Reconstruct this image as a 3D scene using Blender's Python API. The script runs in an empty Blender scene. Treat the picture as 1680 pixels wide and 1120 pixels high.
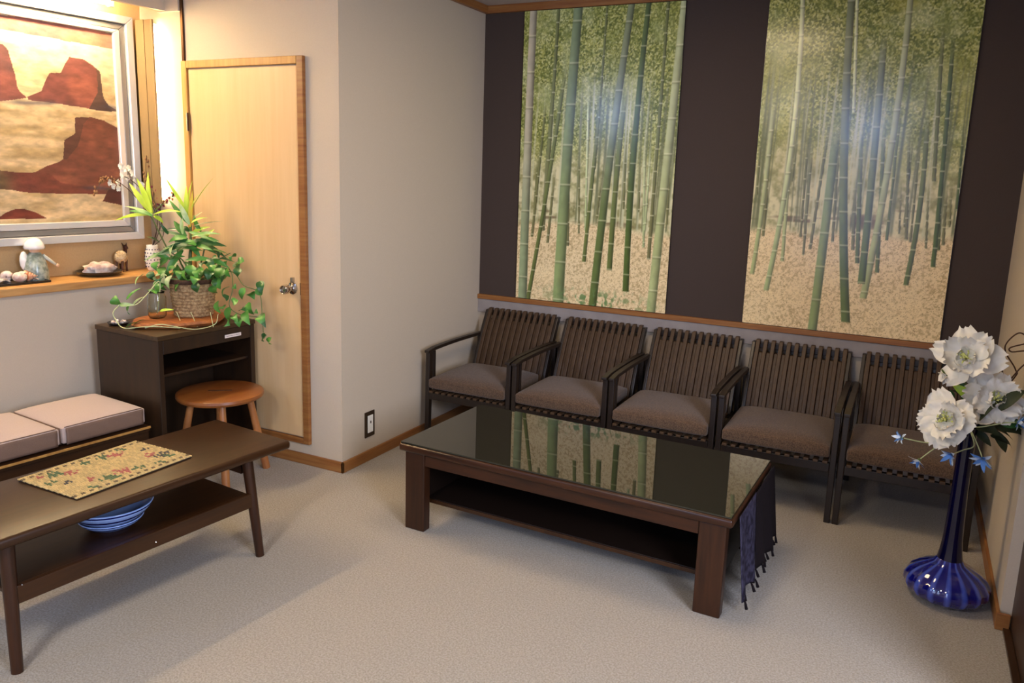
import bpy, bmesh, math, random
import numpy as np
from mathutils import Vector, Matrix
R = math.radians
scene = bpy.context.scene
COL = scene.collection

# ---------------------------------------------------------------- camera
CAM_H = 1.5
cd = bpy.data.cameras.new('camera')
cam = bpy.data.objects.new('camera', cd)
COL.objects.link(cam)
scene.camera = cam
# rows: image right, image down, viewing direction
_r = (0.17806356, 0.46693263, 0.07489165)
_t = math.sqrt(sum(a*a for a in _r)); _k = [a/_t for a in _r]
_K = np.array([[0, -_k[2], _k[1]], [_k[2], 0, -_k[0]], [-_k[1], _k[0], 0]])
_Rm = np.eye(3)+math.sin(_t)*_K+(1-math.cos(_t))*_K@_K
CM = _Rm@np.array([[1, 0, 0], [0, 0, -1], [0, 1, 0.]])
FPX, CX, CY = 1296.935, 840.76, 530.2
right, down, fwd = [Vector(CM[i]) for i in range(3)]
m3 = Matrix((right, -down, -fwd)).transposed()
cam.matrix_world = Matrix.Translation((0, 0, CAM_H)) @ m3.to_4x4()
cd.sensor_fit = 'HORIZONTAL'; cd.sensor_width = 36
cd.lens = FPX*36/1680
cd.shift_x = -(CX-840)/1680; cd.shift_y = (CY-560)/1680
cd.clip_start = .05

# ---------------------------------------------------------------- world, lights, exposure
w = bpy.data.worlds.new('world'); scene.world = w; w.use_nodes = True
w.node_tree.nodes['Background'].inputs[0].default_value = (.6, .65, .8, 1)
w.node_tree.nodes['Background'].inputs[1].default_value = .05
vs = scene.view_settings
vs.view_transform = 'Standard'; vs.look = 'None'; vs.gamma = 1; vs.use_curve_mapping = False
vs.exposure = 1.05
CEIL_POWER = 15       # main ceiling lamp behind the camera
CEIL_COL = (1.0, .91, .78)
TUBE_STR = 86         # fluorescent tube over the painting
TUBE_COL = (1.0, .79, .47)
SPOT_STR = 42
WARM_POWER = 8.5; WARM_COL = (1.0, .76, .50)
DAY_POWER = 8; DAY_COL = (.42, .56, 1.0)

def area(name, loc, rot, size, power, col, sy=None):
    l = bpy.data.lights.new(name, 'AREA'); l.energy = power; l.color = col
    l.shape = 'RECTANGLE' if sy else 'DISK'; l.size = size
    if sy: l.size_y = sy
    o = bpy.data.objects.new(name, l); COL.objects.link(o)
    o.location = loc; o.rotation_euler = rot
    return o
area('ceiling_lamp_light', (-1.38, -.39, 2.30), (0, 0, 0), .5, CEIL_POWER, CEIL_COL)
area('front_ceiling_light', (-.95, 2.75, 2.43), (0, 0, 0), .7, WARM_POWER, WARM_COL)
SIDE_POWER = 64; SIDE_COL = (.74, .80, 1.0)   # daylight room beyond the open door on the right, outside the frame
_sd = area('side_room_daylight', (1.75, .30, 1.75), (0, 0, 0), 1.0, SIDE_POWER, SIDE_COL, 1.3)
_sd.rotation_euler = (Vector((-1.6, 3.0, .7))-Vector((1.75, .30, 1.75))).to_track_quat('-Z', 'Y').to_euler()
area('rear_daylight', (-.7, -1.75, 1.1), (R(90), 0, 0), 1.3, DAY_POWER, DAY_COL, 1.2)

# ---------------------------------------------------------------- materials
MATS = {}
def s2l(c):
    return tuple(((x/255)/12.92 if x/255 <= .04045 else ((x/255+.055)/1.055)**2.4) for x in c)
def mat(name, col, rough=.6, spec=.5, metal=0, coat=0, coat_rough=.1, ior=None, noise=None, bump=None, grain=None, weave=None, emit=None, trans=0, alpha=None, sheen=0):
    """col in sRGB 0-255. noise=(scale, amount, col2) ; grain=(axis scale tuple, col2, fac) ; bump=(scale,strength,dist)"""
    m = bpy.data.materials.new(name); m.use_nodes = True
    nt = m.node_tree; N = nt.nodes; L = nt.links
    p = N['Principled BSDF']
    c = s2l(col)+(1,)
    p.inputs['Base Color'].default_value = c
    p.inputs['Roughness'].default_value = rough
    p.inputs['Specular IOR Level'].default_value = spec
    p.inputs['Metallic'].default_value = metal
    p.inputs['Coat Weight'].default_value = coat
    p.inputs['Coat Roughness'].default_value = coat_rough
    p.inputs['Transmission Weight'].default_value = trans
    p.inputs['Sheen Weight'].default_value = sheen
    if ior: p.inputs['IOR'].default_value = ior
    if emit:
        p.inputs['Emission Color'].default_value = tuple(emit[0])+(1,)
        p.inputs['Emission Strength'].default_value = emit[1]
    tc = N.new('ShaderNodeTexCoord')
    last = None
    if grain:
        sc, c2, fac = grain
        mp = N.new('ShaderNodeMapping'); mp.inputs['Scale'].default_value = sc
        L.new(tc.outputs['Object'], mp.inputs[0])
        nz = N.new('ShaderNodeTexNoise'); nz.inputs['Scale'].default_value = 1; nz.inputs['Detail'].default_value = 6; nz.inputs['Roughness'].default_value = .6
        L.new(mp.outputs[0], nz.inputs['Vector'])
        cr = N.new('ShaderNodeValToRGB'); cr.color_ramp.elements[0].position = .35; cr.color_ramp.elements[1].position = .68
        cr.color_ramp.elements[0].color = c; cr.color_ramp.elements[1].color = tuple(a*(1-fac)+b*fac for a, b in zip(c, s2l(c2)+(1,)))
        L.new(nz.outputs[0], cr.inputs[0]); last = cr.outputs[0]
    if noise:
        sc, amt, c2 = noise
        nz = N.new('ShaderNodeTexNoise'); nz.inputs['Scale'].default_value = sc; nz.inputs['Detail'].default_value = 3
        L.new(tc.outputs['Object'], nz.inputs['Vector'])
        cr = N.new('ShaderNodeValToRGB'); cr.color_ramp.elements[0].position = .38; cr.color_ramp.elements[1].position = .62
        cr.color_ramp.elements[0].color = (0, 0, 0, 1); cr.color_ramp.elements[1].color = (amt, amt, amt, 1)
        L.new(nz.outputs[0], cr.inputs[0])
        mx = N.new('ShaderNodeMix'); mx.data_type = 'RGBA'
        L.new(cr.outputs[0], mx.inputs[0])
        if last: L.new(last, mx.inputs[6])
        else: mx.inputs[6].default_value = c
        mx.inputs[7].default_value = s2l(c2)+(1,)
        last = mx.outputs[2]
    if last: L.new(last, p.inputs['Base Color'])
    if bump:
        sc, st, di = bump
        nz = N.new('ShaderNodeTexNoise'); nz.inputs['Scale'].default_value = sc; nz.inputs['Detail'].default_value = 4
        L.new(tc.outputs['Object'], nz.inputs['Vector'])
        b = N.new('ShaderNodeBump'); b.inputs['Strength'].default_value = st; b.inputs['Distance'].default_value = di
        L.new(nz.outputs[0], b.inputs['Height']); L.new(b.outputs[0], p.inputs['Normal'])
    MATS[name] = m
    return m
def mat_attr(name, rough=.5, coat=0, coat_rough=.2, spec=.5, bump=None):
    m = mat(name, (128, 128, 128), rough, spec, coat=coat, coat_rough=coat_rough, bump=bump)
    a = m.node_tree.nodes.new('ShaderNodeAttribute'); a.attribute_name = 'Col'
    m.node_tree.links.new(a.outputs['Color'], m.node_tree.nodes['Principled BSDF'].inputs['Base Color'])
    return m

mat('wall_cloth', (200, 186, 166), .9, .2, noise=(260, .25, (188, 173, 152)), bump=(420, .25, .002))
mat('wall_taupe', (70, 58, 52), .75, .3, noise=(300, .3, (62, 50, 44)), bump=(500, .25, .002))
mat('ceiling_paint', (190, 180, 172), .9, .2, noise=(120, .3, (180, 168, 160)))
mat('carpet', (177, 168, 156), .95, .1, noise=(150, .8, (148, 139, 123)), bump=(200, .8, .006), sheen=.15)
mat('trim_wood', (156, 108, 58), .45, .4, grain=((3, 3, 60), (120, 66, 28), .8))
mat('trim_wood_x', (156, 108, 58), .42, .4, grain=((3, 60, 60), (122, 66, 28), .8))
mat('trim_wood_y', (156, 108, 58), .42, .4, grain=((60, 3, 60), (128, 72, 30), .8))
mat('door_veneer', (224, 190, 142), .5, .4, grain=((22, 22, 1.2), (212, 174, 124), .6))
mat('frame_wood', (196, 150, 82), .5, .4, grain=((40, 40, 2), (160, 108, 50), .7))
mat('shelf_wood', (206, 158, 98), .45, .4, grain=((60, 4, 60), (170, 116, 62), .7))
mat('panel_board', (196, 164, 118), .8, .2, noise=(150, .3, (184, 150, 104)))
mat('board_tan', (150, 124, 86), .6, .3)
mat('sill_board', (150, 142, 138), .4, .5, noise=(14, .4, (128, 120, 118)))
mat('dark_wood', (64, 34, 17), .34, .35, coat=.06, coat_rough=.25, grain=((4, 50, 50), (32, 17, 10), .8))
mat('dark_wood_y', (60, 35, 15), .36, .35, coat=.06, coat_rough=.3, grain=((50, 3, 50), (40, 22, 9), .8))
mat('dark_wood_z', (62, 34, 17), .36, .35, coat=.06, coat_rough=.3, grain=((45, 45, 3), (34, 19, 11), .8))
mat('shelf_black', (26, 16, 10), .5, .3)
mat('desk_wood', (48, 30, 14), .42, .5, grain=((30, 30, 2.5), (30, 19, 10), .8))
mat('desk_top', (72, 51, 26), .4, .5, grain=((40, 3, 40), (40, 27, 15), .8))
mat('chair_wood', (34, 23, 14), .42, .5, coat=.15, coat_rough=.3, grain=((50, 50, 4), (26, 16, 11), .8))
mat('chair_slat', (78, 57, 37), .5, .4, grain=((60, 60, 4), (58, 41, 27), .8))
mat('chair_fabric', (104, 82, 64), .95, .1, noise=(190, .8, (66, 50, 38)), bump=(600, .6, .003), sheen=.2)
mat('bench_fabric', (196, 176, 166), .95, .1, noise=(500, .4, (172, 148, 142)), bump=(500, .4, .002), sheen=.2)
mat('bench_fabric_shaded', (128, 104, 90), .95, .1, noise=(500, .4, (108, 86, 74)), bump=(500, .4, .002))  # darkened cushion fabric: shade on the sides put into the colour
mat('stool_wood', (152, 92, 40), .38, .5, coat=.3, coat_rough=.25, grain=((30, 5, 30), (128, 66, 26), .8))
mat('stool_leg', (176, 118, 66), .4, .5, coat=.2, grain=((40, 40, 4), (150, 88, 46), .8))
mat('dark_glass', (38, 38, 28), .015, .5, ior=1.62, coat=.25, coat_rough=.01)
mat('chrome', (190, 184, 178), .16, .5, metal=1)
mat('brass_dark', (90, 62, 40), .3, .5, metal=.8)
mat('black_lacquer', (24, 20, 22), .25, .5, coat=.5, coat_rough=.1)
mat('white_plastic', (232, 228, 216), .4, .5)
mat('bronze_plate', (74, 58, 42), .35, .5, metal=.6)
mat('silver_frame', (226, 226, 226), .3, .5, metal=.35)
mat('silver_groove', (150, 146, 140), .4, .5, metal=.4)
mat('ivory_trim', (224, 212, 186), .5)
mat('ceramic_white', (246, 244, 238), .2, .5, coat=.5)
mat('ceramic_speckle', (176, 186, 174), .3, .5, coat=.3, noise=(46, .9, (104, 120, 108)))
mat('dress_lace', (200, 205, 196), .6)
mat('skin_ceramic', (226, 184, 150), .4)
mat('shell_white', (238, 226, 214), .5, noise=(34, .8, (196, 140, 120)))
mat('shell_orange', (206, 122, 78), .45, noise=(60, .7, (240, 210, 180)))
mat('shell_dark', (120, 104, 100), .5, noise=(50, .9, (232, 222, 214)))
mat('rock_crystal', (236, 224, 212), .45, noise=(24, .9, (190, 150, 140)), bump=(30, .5, .01))
mat('fleece', (232, 208, 168), .95, .1, noise=(60, .6, (190, 150, 96)), bump=(90, 1, .02))
mat('animal_brown', (78, 42, 26), .5)
mat('basket_rope', (182, 154, 112), .85, .2, noise=(70, .8, (120, 92, 62)), bump=(120, .8, .006))
mat('basket_rim', (80, 58, 44), .8, .2, noise=(90, .6, (52, 36, 26)))
mat('soil', (52, 38, 28), .95, .1, bump=(80, 1, .01))
mat('slab_wood', (186, 112, 56), .45, .4, grain=((8, 40, 40), (110, 58, 28), .9))
mat('leaf_green', (84, 144, 58), .38, .5, noise=(18, .5, (50, 108, 44)))
mat('leaf_dark', (50, 100, 46), .36, .5, noise=(18, .5, (24, 58, 30)))
mat('leaf_lime', (188, 214, 66), .42, .5, noise=(14, .5, (140, 186, 50)))
mat('leaf_pale', (150, 184, 112), .42, .5, noise=(20, .7, (206, 214, 178)))
mat('leaf_yellow', (222, 176, 52), .45, .4, noise=(14, .5, (196, 196, 60)))
mat('stem_green', (86, 104, 50), .5)
mat('stem_brown', (72, 50, 34), .7)
mat('vine_pale', (196, 204, 150), .5)
mat('glass_clear', (245, 248, 240), .02, .5, trans=1, ior=1.35)
mat('paper_white', (236, 226, 220), .7)
mat('print_grey', (120, 110, 116), .7)
mat('petal_white', (240, 236, 226), .7, .2, noise=(26, .35, (222, 222, 200)), sheen=.2)
mat('petal_core', (206, 212, 130), .6, .2)
mat('petal_blue', (98, 146, 214), .6, .2)
mat('petal_pale_blue', (206, 220, 236), .6, .2)
mat('petal_maroon', (130, 48, 74), .6, .2)
mat('seed_brown', (150, 110, 78), .8, .1)
mat('cobalt_neck', (5, 4, 40), .08, .35, coat=.3, coat_rough=.03)
mat('cobalt_base', (18, 24, 150), .06, .6, coat=1, coat_rough=.03)
mat('twig_dark', (64, 34, 20), .6)
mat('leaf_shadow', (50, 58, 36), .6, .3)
mat('cloth_dark', (30, 24, 26), .95, .1, noise=(200, .5, (26, 20, 24)), bump=(300, .4, .002))
mat('cloth_purple', (62, 58, 76), .9, .1, noise=(40, .9, (32, 28, 40)), bump=(200, .6, .003))
mat('bowl_blue', (150, 178, 232), .15, .5, coat=.6)
mat('bowl_navy', (22, 28, 92), .15, .5, coat=.6)
mat('mat_backing', (44, 34, 24), .9)
mat('door_dark', (62, 40, 26), .45, .4, grain=((30, 3, 2), (42, 26, 17), .8))
mat('tube_glow', (255, 250, 240), .5, emit=(TUBE_COL, TUBE_STR))
mat('lamp_glow', (255, 255, 255), .5, emit=(CEIL_COL, 9))
mat('added_glow', (255, 250, 240), .5, emit=(TUBE_COL, 30))  # for the added tube that whitens the wall strip
mat('blue_glow', (200, 220, 255), .5, emit=((.30, .50, 1.0), SPOT_STR))
mat('lamp_housing', (236, 232, 222), .5)

# ---------------------------------------------------------------- mesh builder
YAW = 0.0957302
SU, CU = math.sin(YAW), math.cos(YAW)
def LF(u, v, z=0.0):      # left-hand wall frame: u out of the wall, v along it into the room's depth
    return Vector((u*CU+v*SU, -u*SU+v*CU, z))
def at(px, py, D):        # world point on the sight line of a photo pixel at depth D
    d = CM.T@np.array([(px-CX)/FPX, (py-CY)/FPX, 1.])
    return Vector((d[0]*D, d[1]*D, CAM_H+d[2]*D))

class MB:
    def __init__(s): s.v = []; s.f = []
    def add(s, vs, fs):
        o = len(s.v); s.v += [tuple(p) for p in vs]; s.f += [tuple(i+o for i in f) for f in fs]; return s
    def box(s, x0, x1, y0, y1, z0, z1):
        return s.add([(x0, y0, z0), (x1, y0, z0), (x1, y1, z0), (x0, y1, z0), (x0, y0, z1), (x1, y0, z1), (x1, y1, z1), (x0, y1, z1)],
              [(0, 3, 2, 1), (4, 5, 6, 7), (0, 1, 5, 4), (1, 2, 6, 5), (2, 3, 7, 6), (3, 0, 4, 7)])
    def hexa(s, b, t):    # bottom 4 pts, top 4 pts
        return s.add(list(b)+list(t), [(0, 3, 2, 1), (4, 5, 6, 7), (0, 1, 5, 4), (1, 2, 6, 5), (2, 3, 7, 6), (3, 0, 4, 7)])
    def tube(s, pts, rad, seg=8, cap=True):
        pts = [Vector(p) for p in pts]; n = len(pts)
        if not hasattr(rad, '__len__'): rad = [rad]*n
        rings = []; ref = None
        for i, p in enumerate(pts):
            d = (pts[min(i+1, n-1)]-pts[max(i-1, 0)])
            d = d.normalized() if d.length > 1e-9 else Vector((0, 0, 1))
            if ref is None: ref = Vector((1, 0, 0)) if abs(d.x) < .8 else Vector((0, 1, 0))
            a = (ref-d*ref.dot(d)).normalized(); b = d.cross(a); ref = a
            rings.append([p+(a*math.cos(2*math.pi*k/seg)+b*math.sin(2*math.pi*k/seg))*rad[i] for k in range(seg)])
        fs = []
        for i in range(n-1):
            for k in range(seg):
                fs.append((i*seg+k, i*seg+(k+1) % seg, (i+1)*seg+(k+1) % seg, (i+1)*seg+k))
        if cap: fs += [tuple(range(seg-1, -1, -1)), tuple((n-1)*seg+k for k in range(seg))]
        return s.add([q for r in rings for q in r], fs)
    def lathe(s, prof, c=(0, 0, 0), seg=32, mod=None, close=True):
        vs = []; n = len(prof)
        for i, (r, z) in enumerate(prof):
            for k in range(seg):
                a = 2*math.pi*k/seg; rr = r*(mod(a, i) if mod else 1)
                vs.append((c[0]+rr*math.cos(a), c[1]+rr*math.sin(a), c[2]+z))
        fs = [(i*seg+k, i*seg+(k+1) % seg, (i+1)*seg+(k+1) % seg, (i+1)*seg+k) for i in range(n-1) for k in range(seg)]
        if close: fs += [tuple(range(seg-1, -1, -1)), tuple((n-1)*seg+k for k in range(seg))]
        return s.add(vs, fs)
    def grid(s, fn, nu, nv, thick=None):
        vs = [fn(i/nu, j/nv) for j in range(nv+1) for i in range(nu+1)]
        fs = [(j*(nu+1)+i, j*(nu+1)+i+1, (j+1)*(nu+1)+i+1, (j+1)*(nu+1)+i) for j in range(nv) for i in range(nu)]
        return s.add(vs, fs)
    def ball(s, c, r, seg=10, sc=(1, 1, 1)):
        n = max(4, seg//2)
        vs = []; 
        for i in range(n+1):
            t = math.pi*i/n
            for k in range(seg):
                a = 2*math.pi*k/seg
                vs.append((c[0]+r*sc[0]*math.sin(t)*math.cos(a), c[1]+r*sc[1]*math.sin(t)*math.sin(a), c[2]-r*sc[2]*math.cos(t)))
        fs = [(i*seg+k, i*seg+(k+1) % seg, (i+1)*seg+(k+1) % seg, (i+1)*seg+k) for i in range(n) for k in range(seg)]
        return s.add(vs, fs)
    def xf(s, M):
        s.v = [tuple(M@Vector(p)) for p in s.v]; return s
    def build(s, name, m, parent=None, bevel=0, bseg=2, smooth=False, world=False, solid=0):
        v = s.v
        if world and parent is not None:
            Mi = ROOTM[parent.name].inverted(); v = [tuple(Mi@Vector(p)) for p in v]
        me = bpy.data.meshes.new(name); me.from_pydata(v, [], s.f)
        bm = bmesh.new(); bm.from_mesh(me)
        bmesh.ops.remove_doubles(bm, verts=bm.verts, dist=1e-6)
        bmesh.ops.recalc_face_normals(bm, faces=bm.faces)
        if solid:
            r = bmesh.ops.solidify(bm, geom=bm.faces[:], thickness=solid)
        if bevel:
            es = [e for e in bm.edges if len(e.link_faces) == 2 and e.calc_face_angle(0) > R(35)]
            bmesh.ops.bevel(bm, geom=es, offset=bevel, segments=bseg, profile=.5, affect='EDGES', clamp_overlap=True)
        bm.to_mesh(me); bm.free()
        if smooth:
            for p in me.polygons: p.use_smooth = True
            if bevel or smooth == 'auto':
                try: me.set_sharp_from_angle(angle=R(40))
                except Exception: pass
        me.materials.append(MATS[m] if isinstance(m, str) else m)
        o = bpy.data.objects.new(name, me); COL.objects.link(o)
        if parent is not None: o.parent = parent
        return o
ROOTM = {}
def tag(o, label, cat, group=None):
    o['label'] = label; o['category'] = cat
    if group: o['group'] = group
    return o
def thing(name, label, cat, loc=(0, 0, 0), rz=0, group=None):
    o = bpy.data.objects.new(name, None); COL.objects.link(o)
    o.empty_display_size = .05
    o.location = loc; o.rotation_euler = (0, 0, rz)
    ROOTM[o.name] = Matrix.Translation(loc)@Matrix.Rotation(rz, 4, 'Z')
    return tag(o, label, cat, group)
def struct(name, mb, m, parent=None, **k):
    o = mb.build(name, m, parent, **k)
    if parent is None: o['kind'] = 'structure'
    return o
def kids(o): return [c for c in bpy.data.objects if c.parent == o]
def copy_tree(o, loc=None, rz=None, label=None, parent=None):
    c = o.copy(); COL.objects.link(c)
    if parent is not None: c.parent = parent
    for ch in kids(o): copy_tree(ch, parent=c)
    if loc is not None: c.location = loc
    if rz is not None: c.rotation_euler = (0, 0, rz)
    if loc is not None: ROOTM[c.name] = Matrix.Translation(loc)@Matrix.Rotation(rz or 0, 4, 'Z')
    if label: c['label'] = label
    return c
def boxo(name, m, b, parent=None, bevel=.002, **k):
    return MB().box(*b).build(name, m, parent, bevel=bevel, **k)

# ================================================================ ROOM SHELL
ZC = 2.457; YB = 4.33; XP = -2.414; YD = 2.968; XR = .41
UL, UP = -3.748, -3.977
struct('floor', MB().box(-4.6, 3.2, -2.2, YB+.1, -.08, 0), 'carpet')
struct('ceiling', MB().box(-4.6, 3.2, -2.2, YB+.1, ZC, ZC+.06), 'ceiling_paint')
struct('wall_back', MB().box(XP-.05, XR+.12, YB, YB+.1, 0, ZC), 'wall_cloth')
# taupe cladding of the back wall above the sill board: three bands that frame the murals
struct('trim_1', MB().box(XP, XR, YB-.006, YB, .74, 2.414), 'wall_taupe')
struct('wall_side', MB().box(XP-.1, XP, YD+.1, YB+.05, 0, ZC), 'wall_cloth')
struct('wall_door', MB().box(-3.95, XP, YD, YD+.1, 0, ZC), 'wall_cloth')
# ceiling mouldings
struct('trim_2', MB().box(XP, XR, YB-.028, YB, 2.414, ZC), 'trim_wood_x', bevel=.003)
struct('trim_3', MB().box(XP, XP+.028, YD-.03, YB-.028, 2.414, ZC), 'trim_wood_y', bevel=.003)
# sill: wooden lip and pale board below it
struct('trim_4', MB().box(XP, XR, YB-.03, YB, .712, .741), 'trim_wood_x', bevel=.003)
struct('trim_5', MB().box(XP, XR, YB-.022, YB, .628, .711), 'sill_board', bevel=.003)
# right wall: pale wing, then the dark sliding door towards the viewer
struct('wall_right', MB().box(XR, XR+.12, 3.03, YB+.05, 0, ZC), 'wall_cloth')
struct('wall_right_near', MB().box(XR+.07, XR+.19, 2.28, 3.03, 0, ZC), 'wall_cloth')
struct('wall_right_head', MB().box(XR+.07, XR+.19, -2.1, 2.28, 2.05, ZC), 'wall_cloth')
dr = struct('door_2', MB().box(XR+.035, XR+.065, 2.28, 3.028, .012, 2.0), 'door_dark', bevel=.003)
MB().box(XR+.012, XR+.034, 2.28, 3.028, 0, .012).build('sill', 'dark_wood_y', dr)
MB().box(XR+.02, XR+.066, 2.24, 2.279, 0, 2.03).build('jamb', 'dark_wood_z', dr)
# rear and near left walls, which close the room behind the viewer
struct('wall_rear', MB().box(-4.6, 3.2, -2.2, -2.1, 0, ZC), 'wall_cloth')
# left wall: lower part, recessed picture panel above the ledge
lw = MB().box(UL-.3, UL, -2.6, 2.66, 0, .889)
lw.v = [tuple(LF(*p)) for p in lw.v]; struct('wall_left', lw, 'wall_cloth')
pw = MB().box(UP-.1, UP, -2.6, 2.62, .889, ZC)
pw.v = [tuple(LF(*p)) for p in pw.v]; struct('wall_left_panel', pw, 'panel_board')
sh = MB().box(UP, UL+.03, -2.6, 2.59, .889, .926)
sh.v = [tuple(LF(*p)) for p in sh.v]; struct('trim_6', sh, 'shelf_wood', bevel=.004)
# soffit fascia that hides the tube lamp, its lining, and the short return beside the door post
fa = MB().box(-3.793, -3.768, -2.6, 2.60, 2.245, ZC)
fa.v = [tuple(LF(*p)) for p in fa.v]; struct('wall_soffit', fa, 'wall_cloth')
so = MB().box(UP, -3.793, -2.6, 2.60, 2.33, 2.35)
so.v = [tuple(LF(*p)) for p in so.v]; struct('ceiling_alcove', so, 'ceiling_paint')
struct('wall_header', MB().box(-3.56, -3.405, YD-.02, YD, 2.24, ZC), 'wall_cloth')
# skirting
struct('baseboard_door', MB().box(-3.6, XP+.012, YD-.012, YD, 0, .056), 'trim_wood_x', bevel=.002)
struct('baseboard_side', MB().box(XP, XP+.012, YD-.012, YB, 0, .056), 'trim_wood_y', bevel=.002)
struct('baseboard_right', MB().box(XR-.012, XR, 3.01, YB, 0, .06), 'trim_wood_y', bevel=.002)
struct('baseboard_right_end', MB().box(XR-.012, XR+.03, 2.996, 3.01, 0, .06), 'trim_wood_x', bevel=.002)
struct('trim_7', MB().box(-3.402, -3.388, YD-.012, YD, 2.0, ZC), 'brass_dark')

# door leaf with frame, knob and hinges
XL, XRr = -3.402, -2.607
d1 = struct('door_1', MB().box(-3.362, -2.652, YD-.012, YD+.0, .145, 1.957), 'door_veneer', bevel=.003)
MB().box(XL, -3.366, YD-.022, YD-.001, .112, 1.999).build('door_frame', 'frame_wood', d1, bevel=.003)
MB().box(-2.645, XRr, YD-.022, YD-.001, .112, 1.999).build('door_frame', 'trim_wood', d1, bevel=.003)
MB().box(-3.366, -2.645, YD-.022, YD-.001, 1.963, 1.999).build('door_frame', 'frame_wood', d1, bevel=.003)
MB().box(-3.366, -2.645, YD-.022, YD-.001, .112, .140).build('door_frame', 'trim_wood_x', d1, bevel=.003)
for z in (1.70, .42):
    h = MB().tube([(-3.364, YD-.026, z-.045), (-3.364, YD-.026, z+.045)], .006, 8).build('hinge', 'brass_dark', d1, smooth='auto')
kn = MB()
kp = [(0.0, 0), (.029, 0), (.030, .006), (.020, .010), (.013, .014), (.012, .030), (.020, .036), (.0235, .044), (.0235, .066), (.020, .072), (.0165, .070), (.015, .064), (0, .064)]
kn.lathe(kp, seg=24, close=False)
Mk = Matrix.Translation((-2.700, YD-.012, .905))@Matrix.Rotation(R(90), 4, 'X')
kn.xf(Mk).build('door_knob', 'chrome', d1, smooth='auto')
MB().box(-2.704, -2.688, YD-.028, YD-.012, .936, .960).build('latch_plate', 'chrome', d1, bevel=.002)
MB().box(-2.655, -2.650, YD-.0135, YD-.011, .875, .935).build('strike_plate', 'bronze_plate', d1)

# ================================================================ MURALS
def fbm(h, w_, cells, seed, octs=4, ax=1.0, ay=1.0):
    rs = np.random.RandomState(seed); out = np.zeros((h, w_)); amp = 1; tot = 0
    for o in range(octs):
        cy = max(2, int(cells*ay*2**o)); cx = max(2, int(cells*ax*2**o))
        g = rs.rand(cy+1, cx+1)
        y = np.linspace(0, cy-1e-6, h); x = np.linspace(0, cx-1e-6, w_)
        y0 = y.astype(int); x0 = x.astype(int); fy = (y-y0)[:, None]; fx = (x-x0)[None, :]
        fy = fy*fy*(3-2*fy); fx = fx*fx*(3-2*fx)
        a = g[y0][:, x0]; b = g[y0][:, x0+1]; c = g[y0+1][:, x0]; d = g[y0+1][:, x0+1]
        out += amp*((a*(1-fx)+b*fx)*(1-fy)+(c*(1-fx)+d*fx)*fy); tot += amp; amp *= .55
    return out/tot
def lerp(a, b, t): return a*(1-t)+b*t
def sst(a, b, x):
    t = np.clip((x-a)/(b-a), 0, 1); return t*t*(3-2*t)
def c3(*c): return np.array(c, float)[None, None, :]
def tolin(img):
    x = np.clip(img/255, 0, 1)
    return np.where(x <= .04045, x/12.92, ((x+.055)/1.055)**2.4)
def color_sheet(name, fnpos, img, m, parent=None, flip=False):
    h, w_, _ = img.shape
    X, Z = np.meshgrid(np.linspace(0, 1, w_), np.linspace(0, 1, h))
    co = fnpos(X, Z).reshape(-1, 3)
    me = bpy.data.meshes.new(name)
    i = np.arange((h-1)*(w_-1)); r = i//(w_-1); c = i % (w_-1); a = r*w_+c
    f = np.stack([a, a+1, a+1+w_, a+w_], 1)
    # backing box so that the sheet has real thickness
    me.vertices.add(len(co)); me.vertices.foreach_set('co', co.astype(np.float32).ravel())
    me.loops.add(f.size); me.loops.foreach_set('vertex_index', f.astype(np.int32).ravel())
    me.polygons.add(len(f)); me.polygons.foreach_set('loop_start', (np.arange(len(f))*4).astype(np.int32))
    me.update(calc_edges=True)
    at_ = me.color_attributes.new('Col', 'FLOAT_COLOR', 'POINT')
    rgba = np.ones((h*w_, 4), np.float32); rgba[:, :3] = tolin(img).reshape(-1, 3)
    at_.data.foreach_set('color', rgba.ravel())
    me.materials.append(m)
    o = bpy.data.objects.new(name, me); COL.objects.link(o)
    if parent: o.parent = parent
    return o
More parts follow.
